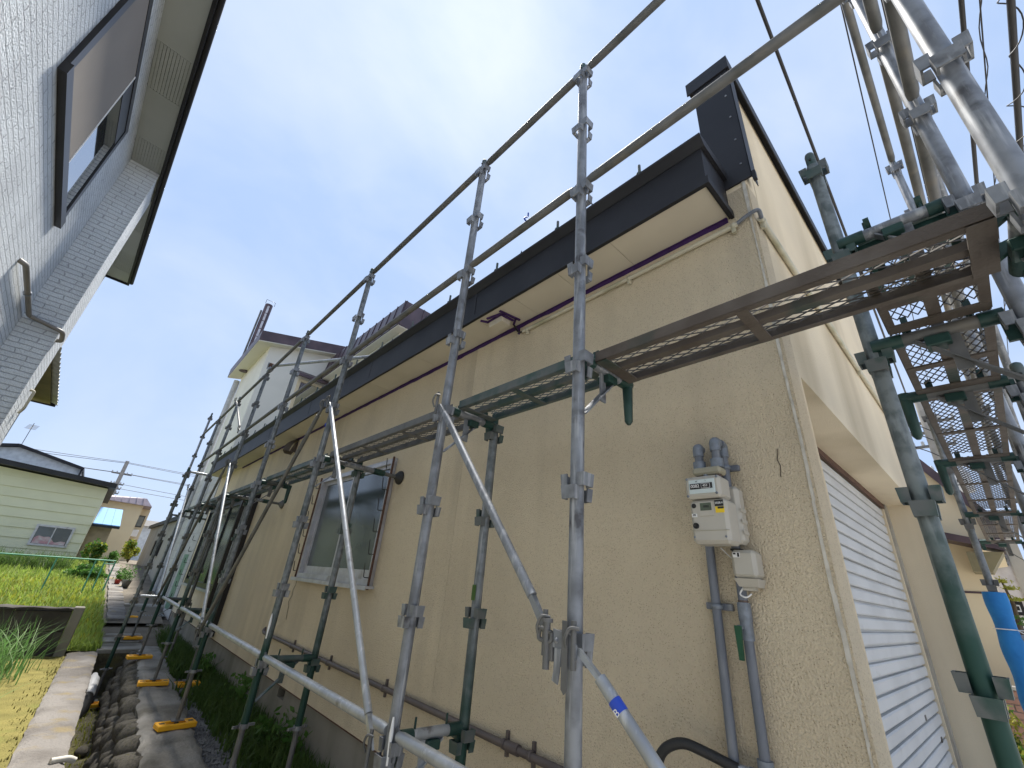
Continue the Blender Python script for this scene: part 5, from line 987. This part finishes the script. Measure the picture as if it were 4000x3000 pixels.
bush('shrub', 'rounded leafy green shrub at the corner of the green house', (.42, 20.5, -.55), (.22, .3, .45), 900, .06, 'leaf', 'leaf_y', group='shrubs by the path')
bush('shrub', 'spreading low green shrub below the green rail', (.15, 17.5, -.75), (.55, .4, .22), 1100, .06, 'leaf', group='shrubs by the path')
bush('shrub', 'yellow-leaved shrub at the far end of the path', (1.6, 26, -.35), (.35, .5, .5), 900, .06, 'leaf_y', 'leaf', group='shrubs by the path')
bush('shrub', 'small green shrub left of the path near the lean-to', (.85, 21.5, -.4), (.22, .3, .25), 500, .05, 'leaf', group='shrubs by the path')
bush('shrub', 'bright green shrub at the bottom right behind the front post', (7.55, .36, -1.4), (.18, .35, .42), 1600, .035, 'leaf_y', 'leaf', group='shrubs at the right')
pt_ = thing('pine_tree', 'pruned garden pine with flat needle pads at the far right', 'tree', (11, .1, -1.4))
MB().pipe([(11, .16, -1.4), (11, .12, -.2), (11, .06, .4), (11, .1, .75)], [.04, .035, .025, .01], 7).build('trunk', 'stemw', pt_)
for y, z, r in ((.10, .72, .07), (.04, .62, .08), (.14, .50, .07), (.0, .46, .08), (.1, .2, .1), (.02, .12, .12), (.2, -.1, .12)):
    tag(leaves(150, lambda: (11 + random.gauss(0, .12), y + random.gauss(0, r * .6), z + abs(random.gauss(0, .025))), .022, 'leaf_y' if z > .4 else 'leaf', 'needle_pad', pt_), kind='stuff')
blades(1600, lambda: (lambda x, y: (x, y, zt(y)))(random.uniform(-2.6, -.1), random.uniform(18.6, 19.6)), (.25, .62), .012, 1.2, 'grass_d', 'tall_grass', 'tall dark grass in front of the green house window', 'grass')
# green pipe fence by the field
gf = thing('pipe_fence', 'light green pipe fence along the far edge of the field', 'fence', (-.3, 15, -.97))
MB().pipe([(-5, 14.6, -.27), (.70, 15.1, -.19)], .016, 8).build('rail', 'greenfence', gf); MB().pipe([(.50, 15.08, -.27), (.70, 15.1, -.26)], .014, 8).build('rail', 'greenfence', gf)
for x in (-1.8, -.36, .33, .50, .70): MB().pipe([(x - .0, 14.85 + x * .09 + .2, -1.0), (x, 14.85 + x * .09 + .2, -.2)], .016, 8).build('post', 'greenfence', gf)
# small things along the path and in the ditch
for x, y, m_, l, s_ in ((.99, 16.6, 'redpot', 'small red plant pot beside the path', .07), (1.10, 17.2, 'tanwall', 'brown plant pot behind the red one', .09), (1.16, 16.2, 'concrete', 'grey stone trough beside the path', .10)):
    t = thing('plant_pot', l, 'plant pot', (x, y, zt(y) + .04), 'pots by the path'); zz = zt(y) + .04
    MB().lathe([(0, 0), (s_ * .7, 0), (s_, s_ * 1.7), (s_ * 1.08, s_ * 1.75), (s_ * 1.08, s_ * 1.95), (s_ * .92, s_ * 1.95), (s_ * .9, s_ * 1.7), (0, s_ * 1.7)], (x, y, zz), (0, 0, 1), 14).build('pot', m_, t)
    leaves(120, lambda: (x + random.gauss(0, s_ * .8), y + random.gauss(0, s_ * .8), zz + s_ * 2 + abs(random.gauss(0, s_ * 1.2))), .04, 'leaf', 'foliage', t)
wp = thing('drain_bottle', 'white plastic canister with a black lower end lying in the ditch', 'canister', (.76, 8.7, -1.9))
MB().lathe([(0, 0), (.035, .0), (.04, .03), (.05, .06), (.075, .12), (.078, .42), (.07, .46)], (.755, 9.35, -1.60), (-.05, -.92, -.38), 16).build('body', 'white', wp)
MB().lathe([(.07, 0), (.078, .03), (.075, .22), (.04, .30), (.02, .42), (.0, .43)], Vector((.755, 9.35, -1.60)) + Vector((-.05, -.92, -.38)).normalized() * .455, (-.05, -.80, -.58), 16).build('black_end', 'rubber', wp)
pv = MB().pipe(rounded([(.36, 5.02, -1.375), (.46, 5.05, -1.378), (.50, 5.06, -1.40)], .03, 4), .02, 12); tag(pv.build('drain_spout', 'sealant', off=(.4, 5.03, -1.37)), 'short white plastic spout lying over the kerb edge', 'pipe')
